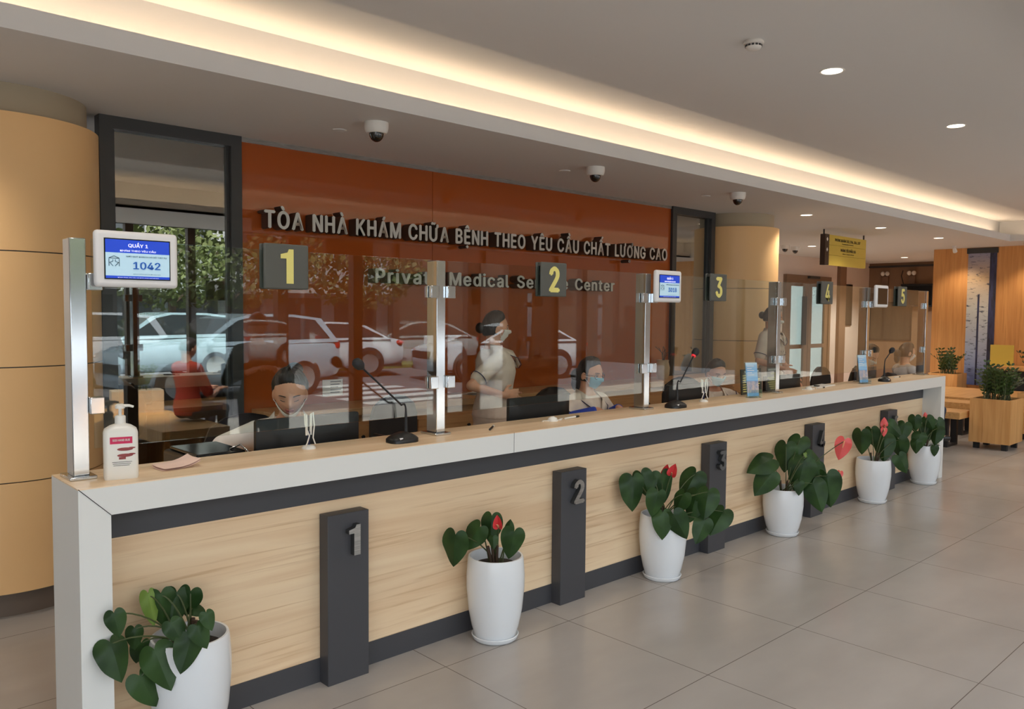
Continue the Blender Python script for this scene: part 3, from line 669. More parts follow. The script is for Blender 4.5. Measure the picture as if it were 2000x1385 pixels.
def cord_pen(loc, rz, label, dark):
    o = thing('desk_pen', label, 'pen', loc, rz, 'pens lying on the counter')
    MB().tube([(-.06, 0, .006), (.045, 0, .006)], .0055, 10).build('barrel', M_bottle if not dark else M_black, o)
    MB().tube([(.045, 0, .006), (.075, 0, .006), (.085, 0, .005)], [.0062, .0062, .003], 10).build('cap', M_black if not dark else M_bottle, o)
    return o
cord_pen((1.995, .165, H), math.radians(40), 'black and white pen lying right of the second post', True)
def corded(x, y, rz, label, label2):
    o = thing('pen_holder', label, 'pen holder', (x, y, H), rz, 'round pen holders lying on the counter')
    MB().lathe([(.03, 0), (.03, .006), (.024, .018), (.008, .026)], 24).build('foot', M_bottle, o)
    MB().tube([(.026, 0, .004), (.05, -.02, .004), (.07, .01, .004), (.09, .005, .005)], .003, 6).build('cord', M_bottle, o)
    MB().tube([(-.026, 0, .004), (-.05, .02, .004), (-.075, .01, .004)], .003, 6).build('cord', M_bottle, o)
    p = cord_pen((x+.16*math.cos(rz), y+.16*math.sin(rz), H), rz+.1, label2, False)
corded(2.46, .175, .05, 'round white pen holder in front of the seated nurse with glasses', 'white pen with black cap in front of the nurse with glasses')
corded(5.42, .165, -.1, 'round white pen holder under the number 4 plate', 'white pen with black cap under the number 4 plate')
o = cord_pen((7.30, .215, H), 0, 'white pen with black cap at counter 5', False)
# acrylic leaflet holders
M_leafblue = mat('leaflet blue', (112, 176, 226), .5); vary(M_leafblue, (196, 224, 240), (1, 1, 14), 1.2, 2, .42, .6)
M_leafpic = mat('leaflet picture', (206, 190, 186), .5); vary(M_leafpic, (120, 150, 190), (1, 1, 1), 30, 2)
M_acryl = pane_mat('acrylic', (.86, .93, .96), .06)
def leaflet_holder(loc, rz, label):
    o = thing('leaflet_holder', label, 'leaflet holder', loc, rz, 'blue leaflet holders on the counter'); o.scale = (1.0, 1.0, 1.22)
    T_ = Matrix.Rotation(math.radians(-10), 4, 'X')
    MB().box((-.055, .012, .004), (.055, .016, .215), 0, T_).build('back_plate', M_acryl, o)
    m = MB(); m.box((-.057, -.022, .0), (.057, .03, .004)); m.box((-.057, -.022, .004), (.057, -.019, .045), 0, T_); m.build('tray', M_acryl, o)
    a = MB().box((-.05, .006, .01), (.05, .011, .21), 0, T_).build('leaflets', M_leafblue, o)
    MB().box((-.05, .0045, .03), (.05, .0058, .10), 0, T_).build('picture', M_leafpic, a)
    t = MB()
    for k in range(5): t.box((-.04, .0045, .135+.013*k), (.0 if k % 2 else .02, .0056, .139+.013*k), 0, T_)
    t.build('small_print', M_bezel, a)
leaflet_holder((4.50, .118, H), math.radians(-22), 'blue leaflet holder left of the dark poster')
leaflet_holder((6.36, .118, H), math.radians(-18), 'blue leaflet holder left of the fifth post')
# dark poster with yellow text behind screen 3
o = thing('poster', 'dark poster with yellow lines of text standing behind the screen', 'poster', (4.72, .272, H))
T_ = Matrix.Rotation(math.radians(-4), 4, 'X')
pb = MB().box((-.13, 0, 0), (.16, .008, .19), 0, T_).build('board', mat('poster dark', (62, 60, 48), .6), o)
t = MB(); rnd = random.Random(5)
t.box((-.08, -.001, .165), (.12, 0, .178), 1, T_)
for k in range(8): t.box((-.11, -.001, .02+.017*k), (-.11+rnd.uniform(.14, .25), 0, .027+.017*k), 0, T_)
t.build('text_lines', [M_yellow, M_paper], o)
# keypad on the counter top at window 4
o = thing('clipboard', 'pale clipboard lying on the counter at screen 4', 'clipboard', (5.80, .24, H), .12)
MB().box((-.16, -.06, 0), (.16, .06, .008)).build('board', M_paper, o, bevel=.003); MB().box((-.14, -.02, .008), (-.11, .02, .016)).build('clip', M_black, o)

# ============================================================ behind the counter
ST = .12
sbox('floor', (.9, .34, 0), (8.3, YB-.002, ST), M_floor, 'raised floor behind the counter')
dk = thing('staff_desk', 'low oak work desk running behind the counter', 'desk', (0, 0, ST))
MB().box((.55, .35, .66), (7.85, .98, .70)).build('desk_top', M_wood_x, dk)
for x in (.55, 1.66, 3.2, 4.74, 6.3, 7.81): MB().box((x, .52, 0), (x+.04, .94, .66)).build('side_panel', M_wood_v, dk)
ZD = ST+.70
def monitor(x, y, w, rz, label, tilt=0):
    o = thing('monitor', label, 'monitor', (x, y, ZD), rz, 'computer monitors behind the counter')
    MB().box((-.1, -.07, 0), (.1, .07, .012)).build('foot', M_black, o, bevel=.004)
    MB().box((-.025, -.02, .012), (.025, .0, .10)).build('neck', M_black, o)
    hh = w*.58
    s = MB(); s.rings([rrect(w, hh, .012, -.004), rrect(w, hh, .012, .018), rrect(w*.75, hh*.6, .02, .036), rrect(w*.6, hh*.45, .02, .04)], 0, False, True, front(0, .0, .018+hh/2)); s.build('case', M_black, o)
    MB().box((-w/2+.01, .0042, .028), (w/2-.01, .006, .008+hh)).build('screen', M_screen_off, o)
monitor(1.10, .45, .53, 0, 'black monitor back in front of the nurse with lowered mask'); monitor(2.62, .45, .52, .03, 'black monitor back left of the nurse with glasses'); monitor(4.15, .45, .5, 0, 'black monitor back beside the microphone with red ring'); monitor(5.5, .45, .5, -.1, 'black monitor back below number 4 plate'); monitor(7.1, .45, .5, 0, 'black monitor back at counter 5')
# black printer at the left end
o = thing('printer', 'black printer behind the sanitizer bottle', 'printer', (.695, .62, ZD))
MB().box((-.13, -.19, 0), (.13, .19, .18)).build('body', M_black, o, bevel=.015)
MB().box((-.11, -.196, .125), (.11, -.19, .128)).build('slot_trim', M_steel, o); MB().box((-.11, -.15, .18), (.11, .16, .195)).build('lid', M_screen_off, o, bevel=.006)
MB().tube([(.06, -.1, .197), (.09, -.14, .22), (.11, -.17, .19), (.12, -.2, .10), (.12, -.2, .05)], .004, 8).build('cable', M_steel, o)
# telephone by the microphone
o = thing('telephone', 'small dark desk phone behind the leaning microphone', 'telephone', (1.30, .42, ZD+.19), 0)
o.location = (1.62, .50, ZD)
MB().box((-.07, -.09, 0), (.07, .09, .16)).build('body', M_blackm, o, bevel=.02); MB().tube([(-.085, -.05, .17), (-.085, .05, .17)], .018, 10).build('handset', M_black, o)
# chairs
def chair(loc, rz, label, w=.24, dh=-.12):
    o = thing('office_chair', label, 'chair', loc, rz, 'office chairs behind the counter')
    MB().ell((0, 0, .44+dh), (.23, .23, .045), 24).build('seat', M_chair, o)
    m = MB(); vs = []; n = 14
    rs = []
    for z, ww in ((.52, .15), (.56, .2), (.68, w), (.80, w), (.88, w*.86), (.93, w*.5), (.945, .05)):
        rs.append([(ww*math.sin(a)*1.0, -.21-.05*math.cos(a*.9)+.06+(-.02 if k >= 9 else .0), z) for k, a in enumerate([(-1+2*j/8)*1.2 for j in range(9)]+[(1-2*j/8)*1.2 for j in range(9)])])
    m.rings(rs); m.build('backrest', M_chair, o)
    MB().tube([(0, -.05, .40+dh), (0, -.16, .42+dh), (0, -.215, .56)], .018, 8).build('back_bracket', M_black, o)
    MB().cyl((0, 0), .03, .06, .42+dh, 16).build('gas_lift', M_black, o)
    for k in range(5):
        a = 2*PI*k/5; l = MB(); l.tube([(0, 0, .09), (.25*math.cos(a), .25*math.sin(a), .06)], [.022, .014], 8); l.ell((.25*math.cos(a), .25*math.sin(a), .03), (.03, .03, .03), 12); l.build('leg', M_black, o)
    return o
def face_to(v): return math.atan2(v[1], v[0])-PI/2
chair((1.16, 1.10, ST), face_to((-.1, -1)), 'dark office chair behind the nurse with lowered mask'); chair((2.42, 1.42, ST), face_to((.2, -1)), 'empty dark office chair behind the second post'); chair((3.66, 1.15, ST), face_to((.0, -1)), 'dark office chair of the nurse with glasses'); chair((5.25, 1.12, ST), face_to((-.3, -1)), 'dark office chair of the nurse at counter 3'); chair((7.72, 1.0, ST), face_to((0, -1)), 'dark office chair at counter 5')
# low cabinets under one worktop along the orange wall
CX = [1.75, 2.85, 3.95, 5.05, 6.15, 7.25]
cab_lab = ['low oak cabinet unit at the left end below the orange wall', 'low oak cabinet unit behind the standing nurse', 'low oak cabinet unit behind the nurse with glasses', 'low oak cabinet unit behind the third post', 'low oak cabinet unit at right end beside the column']
for i in range(5):
    x0, x1 = CX[i], CX[i+1]
    o = thing('cabinet', cab_lab[i], 'cabinet', ((x0+x1)/2, 2.16, ST), 0, 'low cabinets along the back wall')
    w = (x1-x0)/2-.003
    MB().box((-w, -.18, 0), (w, .19, .78)).build('carcass', M_cab, o)
    for s in (-1, 1):
        a, b = sorted((s*.003, s*(w-.004)))
        d_ = MB().box((a, -.2, .04), (b, -.18, .70)).build('door', M_cab, o)
        MB().lathe([(.006, 0), (.006, .012), (.014, .018), (.012, .026)], 16, 0, Matrix.Translation((s*.06, -.2, .62)) @ Matrix.Rotation(PI/2, 4, 'X')).build('knob', M_blackm, d_)
wt = MB().box((1.72, 1.93, ST+.78), (7.30, 2.355, ST+.83)).build('worktop', M_cab, bevel=.003); tag(wt, 'long oak worktop over the low cabinets at the back', 'worktop')
ZW = ST+.83
for k, (x, lab) in enumerate(((3.62, 'lowest sheet of the paper pile on the back worktop'), (3.66, 'middle sheet of the paper pile on the back worktop'), (3.70, 'top sheet of the paper pile on the back worktop'))):
    sheet('document', M_paper, .21, .3, lab, 'paper', (x, 2.1, ZW+.0002+.007*k), .3*k+.2, .004, group='papers on the back worktop')
o = thing('vase', 'tan vase with dry twigs on the back worktop', 'vase', (6.12, 2.12, ZW))
MB().lathe([(.05, 0), (.07, .05), (.075, .12), (.06, .18), (.065, .2), (.055, .2), (.05, .17), (0, .16)], 28, caps=False).build('pot', mat('tan ceramic', (206, 176, 140), .5), o)
t = MB(); rnd = random.Random(2)
for k in range(7): t.tube([(0, 0, .16), (rnd.uniform(-.05, .05), rnd.uniform(-.05, .05), .25), (rnd.uniform(-.12, .12), rnd.uniform(-.1, .1), rnd.uniform(.28, .36))], .003, 5)
t.build('twigs', M_twig, o)
o = thing('paper_notice', 'small white notice with grey lines on the orange wall by the nearest nurse', 'notice', (2.359, YB-.003, 1.062))
MB().box((-.085, -.001, -.06), (.085, .001, .06)).build('paper', M_paper, o)
t = MB()
for k in range(5): t.box((-.02, -.0016, .04-.02*k), (.07-.012*(k % 3), -.001, .046-.02*k))
t.build('print', M_ink, o)

# ============================================================ far waiting hall
def bench(x0, x1, y0, y1, h, label, th=.085):
    o = thing('bench', label, 'bench', ((x0+x1)/2, (y0+y1)/2, 0), 0, 'oak benches in the waiting area'); w, d = (x1-x0)/2, (y1-y0)/2
    MB().box((-w, -d, h-th), (w, d, h)).build('seat', M_wood_x, o, bevel=.004)
    for s in (-1, 1):
        l = MB(); y = s*(d-.18)
        l.box((-w+.04, y-.035, 0), (-w+.10, y+.035, h-th)); l.box((w-.10, y-.035, 0), (w-.04, y+.035, h-th)); l.box((-w+.10, y-.035, 0), (w-.10, y+.035, .03))
        l.build('leg', M_blackm, o)
    return o
bench(9.95, 10.40, .49, 2.1, .45, 'oak bench with black legs just past the counter end'); bench(11.2, 11.65, .72, 2.4, .45, 'oak bench in the second row behind the planter'); bench(10.8, 11.25, -1.9, -.05, .45, 'oak bench right of the tall planter at the picture edge')
o = thing('low_table', 'wide oak low table behind the benches by the mural', 'table', (12.9, 1.3, 0))
MB().box((-.9, -.9, .38), (.9, .9, .45)).build('top', M_wood_x, o, bevel=.004)
for sx in (-.8, .8):
    for sy in (-.8, .8): MB().box((sx-.04, sy-.04, 0), (sx+.04, sy+.04, .38)).build('leg', M_blackm, o)
def zz_plant(mb, st, c, n, h, spread, seed, lw=.016, ll=.055):
    r = random.Random(seed)
    for _ in range(n):
        a = r.uniform(0, 2*PI); tilt = r.uniform(.08, 1)*spread; hh = h*r.uniform(.6, 1)
        p0 = Vector(c)+Vector((r.uniform(-.12, .12), r.uniform(-.12, .12), 0)); dv = Vector((math.cos(a), math.sin(a), 0))
        pts = [p0+dv*tilt*s**1.6+VZ*hh*(s-.25*s*s*tilt/ max(spread, .01)) for s in [k/7 for k in range(8)]]
        st.tube(pts, [.006-.0006*k for k in range(8)], 5)
        for k in range(2, 8):
            t_ = (pts[k]-pts[k-1]).normalized(); sd = t_.cross(VZ); sd = sd.normalized() if sd.length > .01 else Vector((1, 0, 0)); up = sd.cross(t_)
            for s in (-1, 1):
                d_ = (sd*s+t_*.55+up*.25).normalized(); nn = up.cross(d_); q = pts[k]; w_ = nn.normalized()*lw; L_ = ll*r.uniform(.8, 1.2)
                mb.add([q, q+d_*L_*.35+w_, q+d_*L_*.75+w_*.8, q+d_*L_, q+d_*L_*.75-w_*.8, q+d_*L_*.35-w_], [(0, 1, 2, 3), (0, 3, 4, 5)], 0, True)
def planter(x, y, w, d, h, label, n, ph, spread, seed):
    o = thing('planter', label, 'planter', (x, y, 0), 0, 'oak planters in the waiting area')
    b = MB(); z0 = .08; t = .02
    b.box((-w/2, -d/2, z0), (w/2, d/2, h-.06)); b.box((-w/2, -d/2, h-.06), (w/2, -d/2+t, h)); b.box((-w/2, d/2-t, h-.06), (w/2, d/2, h)); b.box((-w/2, -d/2+t, h-.06), (-w/2+t, d/2-t, h)); b.box((w/2-t, -d/2+t, h-.06), (w/2, d/2-t, h)); b.build('box', M_wood_v, o)
    MB().box((-w/2+t, -d/2+t, h-.059), (w/2-t, d/2-t, h-.03)).build('soil', M_soil, o)
    for sx in (-1, 1):
        for sy in (-1, 1): MB().box((sx*(w/2-.07)-.03, sy*(d/2-.07)-.03, 0), (sx*(w/2-.07)+.03, sy*(d/2-.07)+.03, z0)).build('foot', M_blackm, o)
    lm, st = MB(), MB(); zz_plant(lm, st, (0, 0, h-.04), n, ph, spread, seed)
    lm.build('foliage', M_leafz, o); st.build('leaf_stems', M_stem, o)
planter(10.46, .235, .52, .45, .62, 'tall oak planter on black feet with dense green plant', 46, .5, .30, 4)
planter(11.7, .05, .52, .45, .62, 'oak planter with long arching stems at the picture edge', 34, .75, .34, 8)
planter(14.06, 2.02, .46, .46, .66, 'oak planter with glossy green plant just behind the last post', 30, .55, .26, 12)
# forest mural
M_mural = mat('forest mural', (150, 168, 205), .5)
def _mural(m):
    b = m.node_tree.nodes['Principled BSDF']; tc = nd(m, 'ShaderNodeTexCoord'); sp = nd(m, 'ShaderNodeSeparateXYZ'); lk(m, tc.outputs['Object'], sp.inputs[0])
    mr = nd(m, 'ShaderNodeMapRange'); mr.inputs[1].default_value = .45; mr.inputs[2].default_value = 2.8; lk(m, sp.outputs['Z'], mr.inputs[0])
    cr = nd(m, 'ShaderNodeValToRGB'); e = cr.color_ramp.elements; e[0].color = lin((104, 124, 190))+(1,); e[1].color = lin((130, 142, 180))+(1,)
    for p_, c_ in ((.25, (176, 188, 214)), (.55, (206, 208, 206)), (.78, (206, 176, 140))): q = e.new(p_); q.color = lin(c_)+(1,)
    lk(m, mr.outputs[0], cr.inputs[0])
    mp = nd(m, 'ShaderNodeMapping'); mp.inputs['Scale'].default_value = (1, 5, 16); mp.inputs['Rotation'].default_value = (.35, 0, 0); lk(m, tc.outputs['Object'], mp.inputs[0])
    nz = nd(m, 'ShaderNodeTexNoise'); nz.inputs['Scale'].default_value = 1.6; nz.inputs['Detail'].default_value = 6; nz.inputs['Roughness'].default_value = .7; lk(m, mp.outputs[0], nz.inputs['Vector'])
    r2 = nd(m, 'ShaderNodeMapRange'); r2.inputs[1].default_value = .55; r2.inputs[2].default_value = .66; lk(m, nz.outputs[0], r2.inputs[0])
    mx = nd(m, 'ShaderNodeMix', data_type='RGBA'); mx.inputs[7].default_value = lin((38, 48, 78))+(1,); lk(m, cr.outputs[0], mx.inputs[6]); lk(m, r2.outputs[0], mx.inputs[0]); lk(m, mx.outputs[2], b.inputs['Base Color'])
_mural(M_mural)
o = thing('mural', 'tall narrow forest photo panel on the oak wall', 'mural', (14.5, 0, 0))
MB().box((-.012, 1.46, .45), (0, 1.90, 2.78)).build('picture', M_mural, o)
M_trunk = mat('mural trunk', (44, 40, 52), .6); vary(M_trunk, (64, 70, 110), (1, 8, 2), 2, 4)
MB().box((-.014, 1.455, .45), (-.0121, 1.56, 2.78)).build('trunk', M_trunk, o); MB().box((-.014, 1.70, .45), (-.0121, 1.73, 2.0)).build('trunk', M_trunk, o); MB().box((-.02, 1.44, 2.70), (0, 1.92, 2.79)).build('top_rail', M_dark, o)
o = thing('desk', 'oak wall desk right of the forest mural', 'desk', (14.18, 1.05, 0)); MB().box((-.25, -.5, .76), (.29, .33, .82)).build('top', M_wood_x, o); MB().box((-.2, -.45, 0), (-.16, .28, .76)).build('side_panel', M_blackm, o); MB().box((.22, -.45, 0), (.26, .28, .76)).build('side_panel', M_blackm, o)
o = MB().box((0, -.17, 0), (.03, .17, .34)).build('notice_board', M_signyel); o.location = (14.2, 1.25, .82); tag(o, 'plain yellow board standing on the desk by the mural', 'board')
# brown wall fittings
o = thing('television', 'black television hung on the brown wall behind number 5 plate', 'television', (17.69, 3.9, 0))
MB().box((-.04, -.34, 1.82), (.02, .34, 2.32)).build('case', M_black, o, bevel=.01); MB().box((-.042, -.31, 1.86), (-.04, .31, 2.28)).build('screen', M_screen_off, o); MB().box((.02, -.08, 2.0), (.105, .08, 2.15)).build('bracket', M_black, o); MB().tube([(.0, .3, 2.32), (.03, .36, 2.5), (.06, .34, 2.62)], .01, 6).build('cable', M_black, o)
def lamp(y, label):
    o = thing('wall_lamp', label, 'wall lamp', (17.8, y, 2.42), 0, 'small twin lamps on the brown wall')
    MB().box((-.06, -.07, -.12), (0, .07, .08)).build('box', mat('lamp box', (120, 96, 80), .5), o, bevel=.008)
    for s in (-1, 1): MB().ell((-.07, s*.05, .14), (.05, .045, .05), 16).build('head', M_trimw, o)
lamp(4.62, 'twin emergency lamp left on the brown wall'); lamp(4.05, 'twin emergency lamp above the television')
def picture(x, y, z, w, h, rz, label):
    o = thing('framed_picture', label, 'picture', (x, y, z), rz, 'dark framed pictures in the hall')
    MB().box((-w/2, -.03, -h/2), (w/2, 0, h/2)).build('frame', M_black, o); MB().box((-w/2+.03, -.032, -h/2+.03), (w/2-.03, -.03, h/2-.03)).build('print', mat('dark print', (66, 58, 50), .4), o)
picture(16.65, 5.0, 1.85, .5, .9, 0, 'dark framed picture on the pale hall wall'); picture(17.8, 4.35, 1.5, .62, .86, -PI/2, 'dark framed picture below the twin lamps'); picture(17.8, 4.85, 1.5, .4, .86, -PI/2, 'narrow dark framed picture left on brown wall')

for k, (x, y) in enumerate(((13.95, 1.95), (13.95, .9), (13.95, -.4), (13.95, -1.8))):
    o = thing('spotlight', ['small spotlight above the mural, left one', 'small spotlight above the mural, right one', 'small spotlight beyond the picture edge near the oak wall', 'small spotlight farthest beyond the picture edge'][k], 'spotlight', (x, y, ZS), 0, 'wall washing spotlights')
    MB().cyl((0, 0), .035, -.02, 0, 16).build('canopy', M_trimw, o); MB().tube([(0, 0, -.02), (.01, 0, -.05), (.05, 0, -.09)], [.012, .03, .036], 14).build('head', M_trimw, o)
    MB().ell((.052, 0, -.092), (.024, .024, .02), 12).build('lens', M_lampglow, o)
    spot('SpotBeam', (x+.09, y, ZS-.14), 60, 100, (1, .80, .56), (x+.55, y, 1.2), .8)
# ============================================================ people
def _g(x, s): return math.exp(-x*x/(2*s*s))
def head_r(lon, lat):
    """radius of the head in a direction (degrees); lon 0 = face"""
    a, b = math.radians(lon), math.radians(lat)
    dx, dy, dz = math.sin(a)*math.cos(b), math.cos(a)*math.cos(b), math.sin(b)
    ax, ay, az = .073, .090, .112
    if dz < 0: ax -= .018*min(1, -dz*1.3)**1.5; ay -= .006*(-dz)
    r = 1/math.sqrt((dx/ax)**2+(dy/ay)**2+(dz/az)**2)
    if dy > 0:
        r += .017*_g(lon, 7)*_g(lat+13, 7)+.007*_g(lon, 5)*_g(lat+2, 9)
        r -= .006*(_g(abs(lon)-24, 9)*_g(lat-1, 7)); r += .003*_g(abs(lon)-24, 14)*_g(lat-14, 6)
        r += .005*_g(lon, 12)*_g(lat+31, 4)+.004*_g(lon, 12)*_g(lat+38, 4)-.003*_g(lon, 10)*_g(lat+24, 3)+.006*_g(lon, 16)*_g(lat+54, 8)
        r += .003*_g(abs(lon)-42, 14)*_g(lat+14, 12)
    return r
def hp(lon, lat, off=0.0):
    a, b = math.radians(lon), math.radians(lat); r = head_r(lon, lat)+off
    return Vector((math.sin(a)*math.cos(b)*r, math.cos(a)*math.cos(b)*r, math.sin(b)*r))
def sph(mb, fn, nlon, nlat, M, mi=0):
    vs = []; fs = []
    for j in range(nlat+1):
        for i in range(nlon): vs.append(tuple(M @ fn(360*i/nlon-180, -90+180*j/nlat)))
    for j in range(nlat):
        for i in range(nlon): fs.append((j*nlon+i, j*nlon+(i+1) % nlon, (j+1)*nlon+(i+1) % nlon, (j+1)*nlon+i))
    mb.add(vs, fs, mi, True)
def patch(mb, fn, lo0, lo1, la0, la1, n, M, mi=0):
    vs = []; fs = []
    for j in range(n+1):
        for i in range(n+1): vs.append(tuple(M @ fn(lo0+(lo1-lo0)*i/n, la0+(la1-la0)*j/n)))
    for j in range(n):
        for i in range(n): a = j*(n+1)+i; fs.append((a, a+1, a+n+2, a+n+1))
    mb.add(vs, fs, mi, True)
def ell_ring(c, rx, ry, n=20): return [(c[0]+rx*math.cos(2*PI*k/n), c[1]+ry*math.sin(2*PI*k/n), c[2]) for k in range(n)]
def hand(mb, w, d, nrm, curl=.5, side=1):
    """palm and five fingers; w wrist, d pointing direction, nrm back of the hand, side=+1 right hand"""
    d = Vector(d).normalized(); n = Vector(nrm); n = (n-d*n.dot(d)).normalized(); s = d.cross(n)*side
    w = Vector(w)
    R = Matrix((s, d, n)).transposed()
    mb.ell(w+d*.045, (.038, .052, .015), 16, 0, None, R)
    mb.capsule(w-d*.01, w+d*.03, .024, .026)
    for k, (o, ln, sp) in enumerate(((-.027, .066, -.10), (-.009, .076, -.03), (.009, .071, .04), (.026, .056, .12))):
        p = w+d*.085+s*o; c = curl*(.8+.12*k)
        d1 = (d*math.cos(c*.6)-n*math.sin(c*.6)+s*sp).normalized(); d2 = (d*math.cos(c*1.5)-n*math.sin(c*1.5)+s*sp).normalized(); d3 = (d*math.cos(c*2.3)-n*math.sin(c*2.3)).normalized()
        q = p+d1*ln*.45; r = q+d2*ln*.32; t = r+d3*ln*.23
        mb.capsule(p-d*.015, q, .0095, .0088, 10); mb.capsule(q, r, .0088, .008, 10); mb.capsule(r, t, .008, .007, 10)
    b = w+d*.025-s*.03; t1 = (d*.7-s*.7-n*.25).normalized(); t2 = (d*.95-s*.25-n*.35).normalized()
    mb.capsule(b, b+t1*.04, .012, .0105, 10); mb.capsule(b+t1*.04, b+t1*.04+t2*.032, .0105, .008, 10)
def person(label, loc, facing, dz=0, seated=False, yaw=0, pitch=0, lean=0, arms=None, top=None, bottom=None, mask=None, hair='bun', glasses=False, eyes='open', sleeve=.75, skirt=False, collar=True, cover=None, hat=None, scale=1, skin=None, bulk=1.0, trim=True, badge=False, group='people'):
    skin = skin or M_skin; top = top or M_unif; bottom = bottom or M_unif
    Z = lambda z: z+dz
    def lz(x, y, z):   # lean the upper body about the hips
        z0 = Z(.84); a = lean; yy = y*math.cos(a)+(z-z0)*math.sin(a); zz = z0-y*math.sin(a)+(z-z0)*math.cos(a)
        return Vector((x, yy, zz)) if z > z0 else Vector((x, y, z))
    b = MB(); n = 20
    tor = [(.76, .150, .105, 0), (.84, .165, .118, 0), (.92, .152, .108, 0), (1.0, .128, .092, .004), (1.08, .136, .098, .008), (1.17, .150, .108, .012), (1.25, .158, .100, .006), (1.30, .140, .078, -.002), (1.335, .085, .06, -.006), (1.36, .055, .052, -.004)]
    def torso(mb, add, z0, z1, flare=0):
        rs = []
        for z, rx, ry, oy in tor:
            if z0-.001 <= z <= z1+.001: rs.append([tuple(lz(p[0], p[1], p[2])) for p in ell_ring((0, oy, Z(z)), rx*bulk+add, ry*bulk+add, n)])
        mb.rings(rs)
    torso(b, 0, .76, 1.36)
    neck0 = lz(0, -.008, Z(1.33)); hc = lz(0, .012, Z(1.485))
    HR = Matrix.Rotation(math.radians(yaw), 4, 'Z') @ Matrix.Rotation(math.radians(-pitch), 4, 'X')
    hc = hc+Vector(HR.to_3x3() @ Vector((0, .02, 0)))*abs(math.sin(math.radians(pitch)))*1.2-Vector((0, 0, .012))*abs(math.sin(math.radians(pitch)))
    HM = Matrix.Translation(hc) @ HR
    b.capsule(neck0-Vector((0, 0, .03)), HM @ Vector((0, -.018, -.055)), .052, .050)
    sph(b, lambda lo, la: hp(lo, la), 72, 48, HM)
    for s in (-1, 1): b.ell(HM @ Vector((s*.073, -.012, -.012)), (.010, .018, .030), 14, 0, None, HR.to_3x3())
    # arms
    arms = arms or {}
    J = {}
    for s, k in ((1, 'R'), (-1, 'L')):
        sh = lz(s*.158, -.004, Z(1.275)); e, w, hd, hn, cu = arms.get(k, ((s*.22, -.02, Z(1.02)), (s*.21, .10, Z(.82)), (0, .3, -1), (s, .2, 0), .4))
        e, w = Vector(e), Vector(w); J[k] = (sh, e, w)
        b.capsule(sh, e, .046, .036); b.capsule(e, w, .037, .024); hand(b, w, hd, hn, cu, s)
    # legs
    ft = {}
    for s in (-1, 1):
        hip = Vector((s*.085, 0, Z(.80)))
        kn, an = (Vector((s*.10, .40, Z(.80))), Vector((s*.10, .38, .12+.08 if loc[2] < .01 and dz > -.9 else .2))) if seated else (Vector((s*.085, .01, .45)), Vector((s*.085, -.01, .08)))
        if seated: an.z = max(.08, an.z-loc[2])
        b.capsule(hip, kn, .078, .055); b.capsule(kn, an, .053, .034); b.capsule(an, an+Vector((0, .12, -.045)), .034, .026); b.capsule(an+Vector((0, -.03, -.03)), an+Vector((0, .1, -.045)), .03, .03); ft[s] = (hip, kn, an)
    o = b.build('person', skin, None, remesh=.0055, smooth_it=3)
    o.location = loc; o.rotation_euler = (0, 0, face_to(facing)); o.scale = (scale,)*3
    tag(o, label, 'person', group)
    # clothing
    c = MB(); torso(c, .014, .76 if not skirt else .84, 1.335)
    for s in (-1, 1): c.capsule(lz(s*.06, -.012, Z(1.322)), lz(s*.150, -.006, Z(1.288)), .036, .056)
    if skirt: c.rings([ell_ring((0, 0, z), r, r*.74, n) for z, r in ((.56, .215), (.70, .205), (.84, .182), (.90, .17))])
    for k, s in (('R', 1), ('L', -1)):
        sh, e, w = J[k]; c.capsule(sh, sh.lerp(e, sleeve if sleeve <= 1 else 1), .063, .060 if sleeve < 1 else .05)
        if sleeve > 1: c.capsule(e, e.lerp(w, sleeve-1), .05, .038)
    c.build('uniform' if top is M_unif else 'shirt', top, o, remesh=.010, smooth_it=5)
    if trim:
        for k in ('R', 'L'):
            sh, e, w = J[k]; q = sh.lerp(e, sleeve+.06); d = (e-sh).normalized(); R = d.to_track_quat('Z', 'Y').to_matrix().to_4x4()
            MB().lathe([(.066, -.004), (.0668, 0), (.066, .004)], 24, 0, Matrix.Translation(q-d*.02) @ R, caps=False).build('cuff_piping', M_navy, o)
    # trousers and shoes
    t = MB(); torso(t, .010, .76, .92)
    for s in (-1, 1):
        hip, kn, an = ft[s]; t.capsule(hip, kn, .090, .070); t.capsule(kn, an+Vector((0, 0, .03)), .066, .052)
        sh_ = MB(); sh_.capsule(an+Vector((0, -.035, -.04)), an+Vector((0, .13, -.042)), .038, .036); sh_.build('shoe', M_black, o)
    t.build('trousers', bottom, o, remesh=.012, smooth_it=4)
    if collar:
        def cpt(x, y, z): return lz(x*1.06, (y*1.16+.004)*(bulk if y > .05 else 1), Z(z+.006))
        cm = MB()
        for s in (-1, 1):
            P_ = [cpt(0+s*.012, .122, 1.185), cpt(s*.052, .085, 1.315), cpt(s*.066, .01, 1.352), cpt(s*.062, -.045, 1.365), cpt(s*.09, -.05, 1.325), cpt(s*.105, .03, 1.305), cpt(s*.085, .10, 1.265), cpt(s*.045, .128, 1.215)]
            cm.add(P_, [(0, 1, 6, 7), (1, 2, 5, 6), (2, 3, 4, 5)], 0, True)
        co = cm.build('collar', top, o); q = co.modifiers.new('Solid', 'SOLIDIFY'); q.thickness = .004; q.offset = 0
        if trim:
            cm = MB()
            for s in (-1, 1): cm.tube([cpt(s*.014, .127, 1.185), cpt(s*.046, .134, 1.214), cpt(s*.087, .105, 1.265), cpt(s*.107, .032, 1.304), cpt(s*.092, -.05, 1.325)], .0028, 6)
            cm.build('collar_piping', M_navy, co)
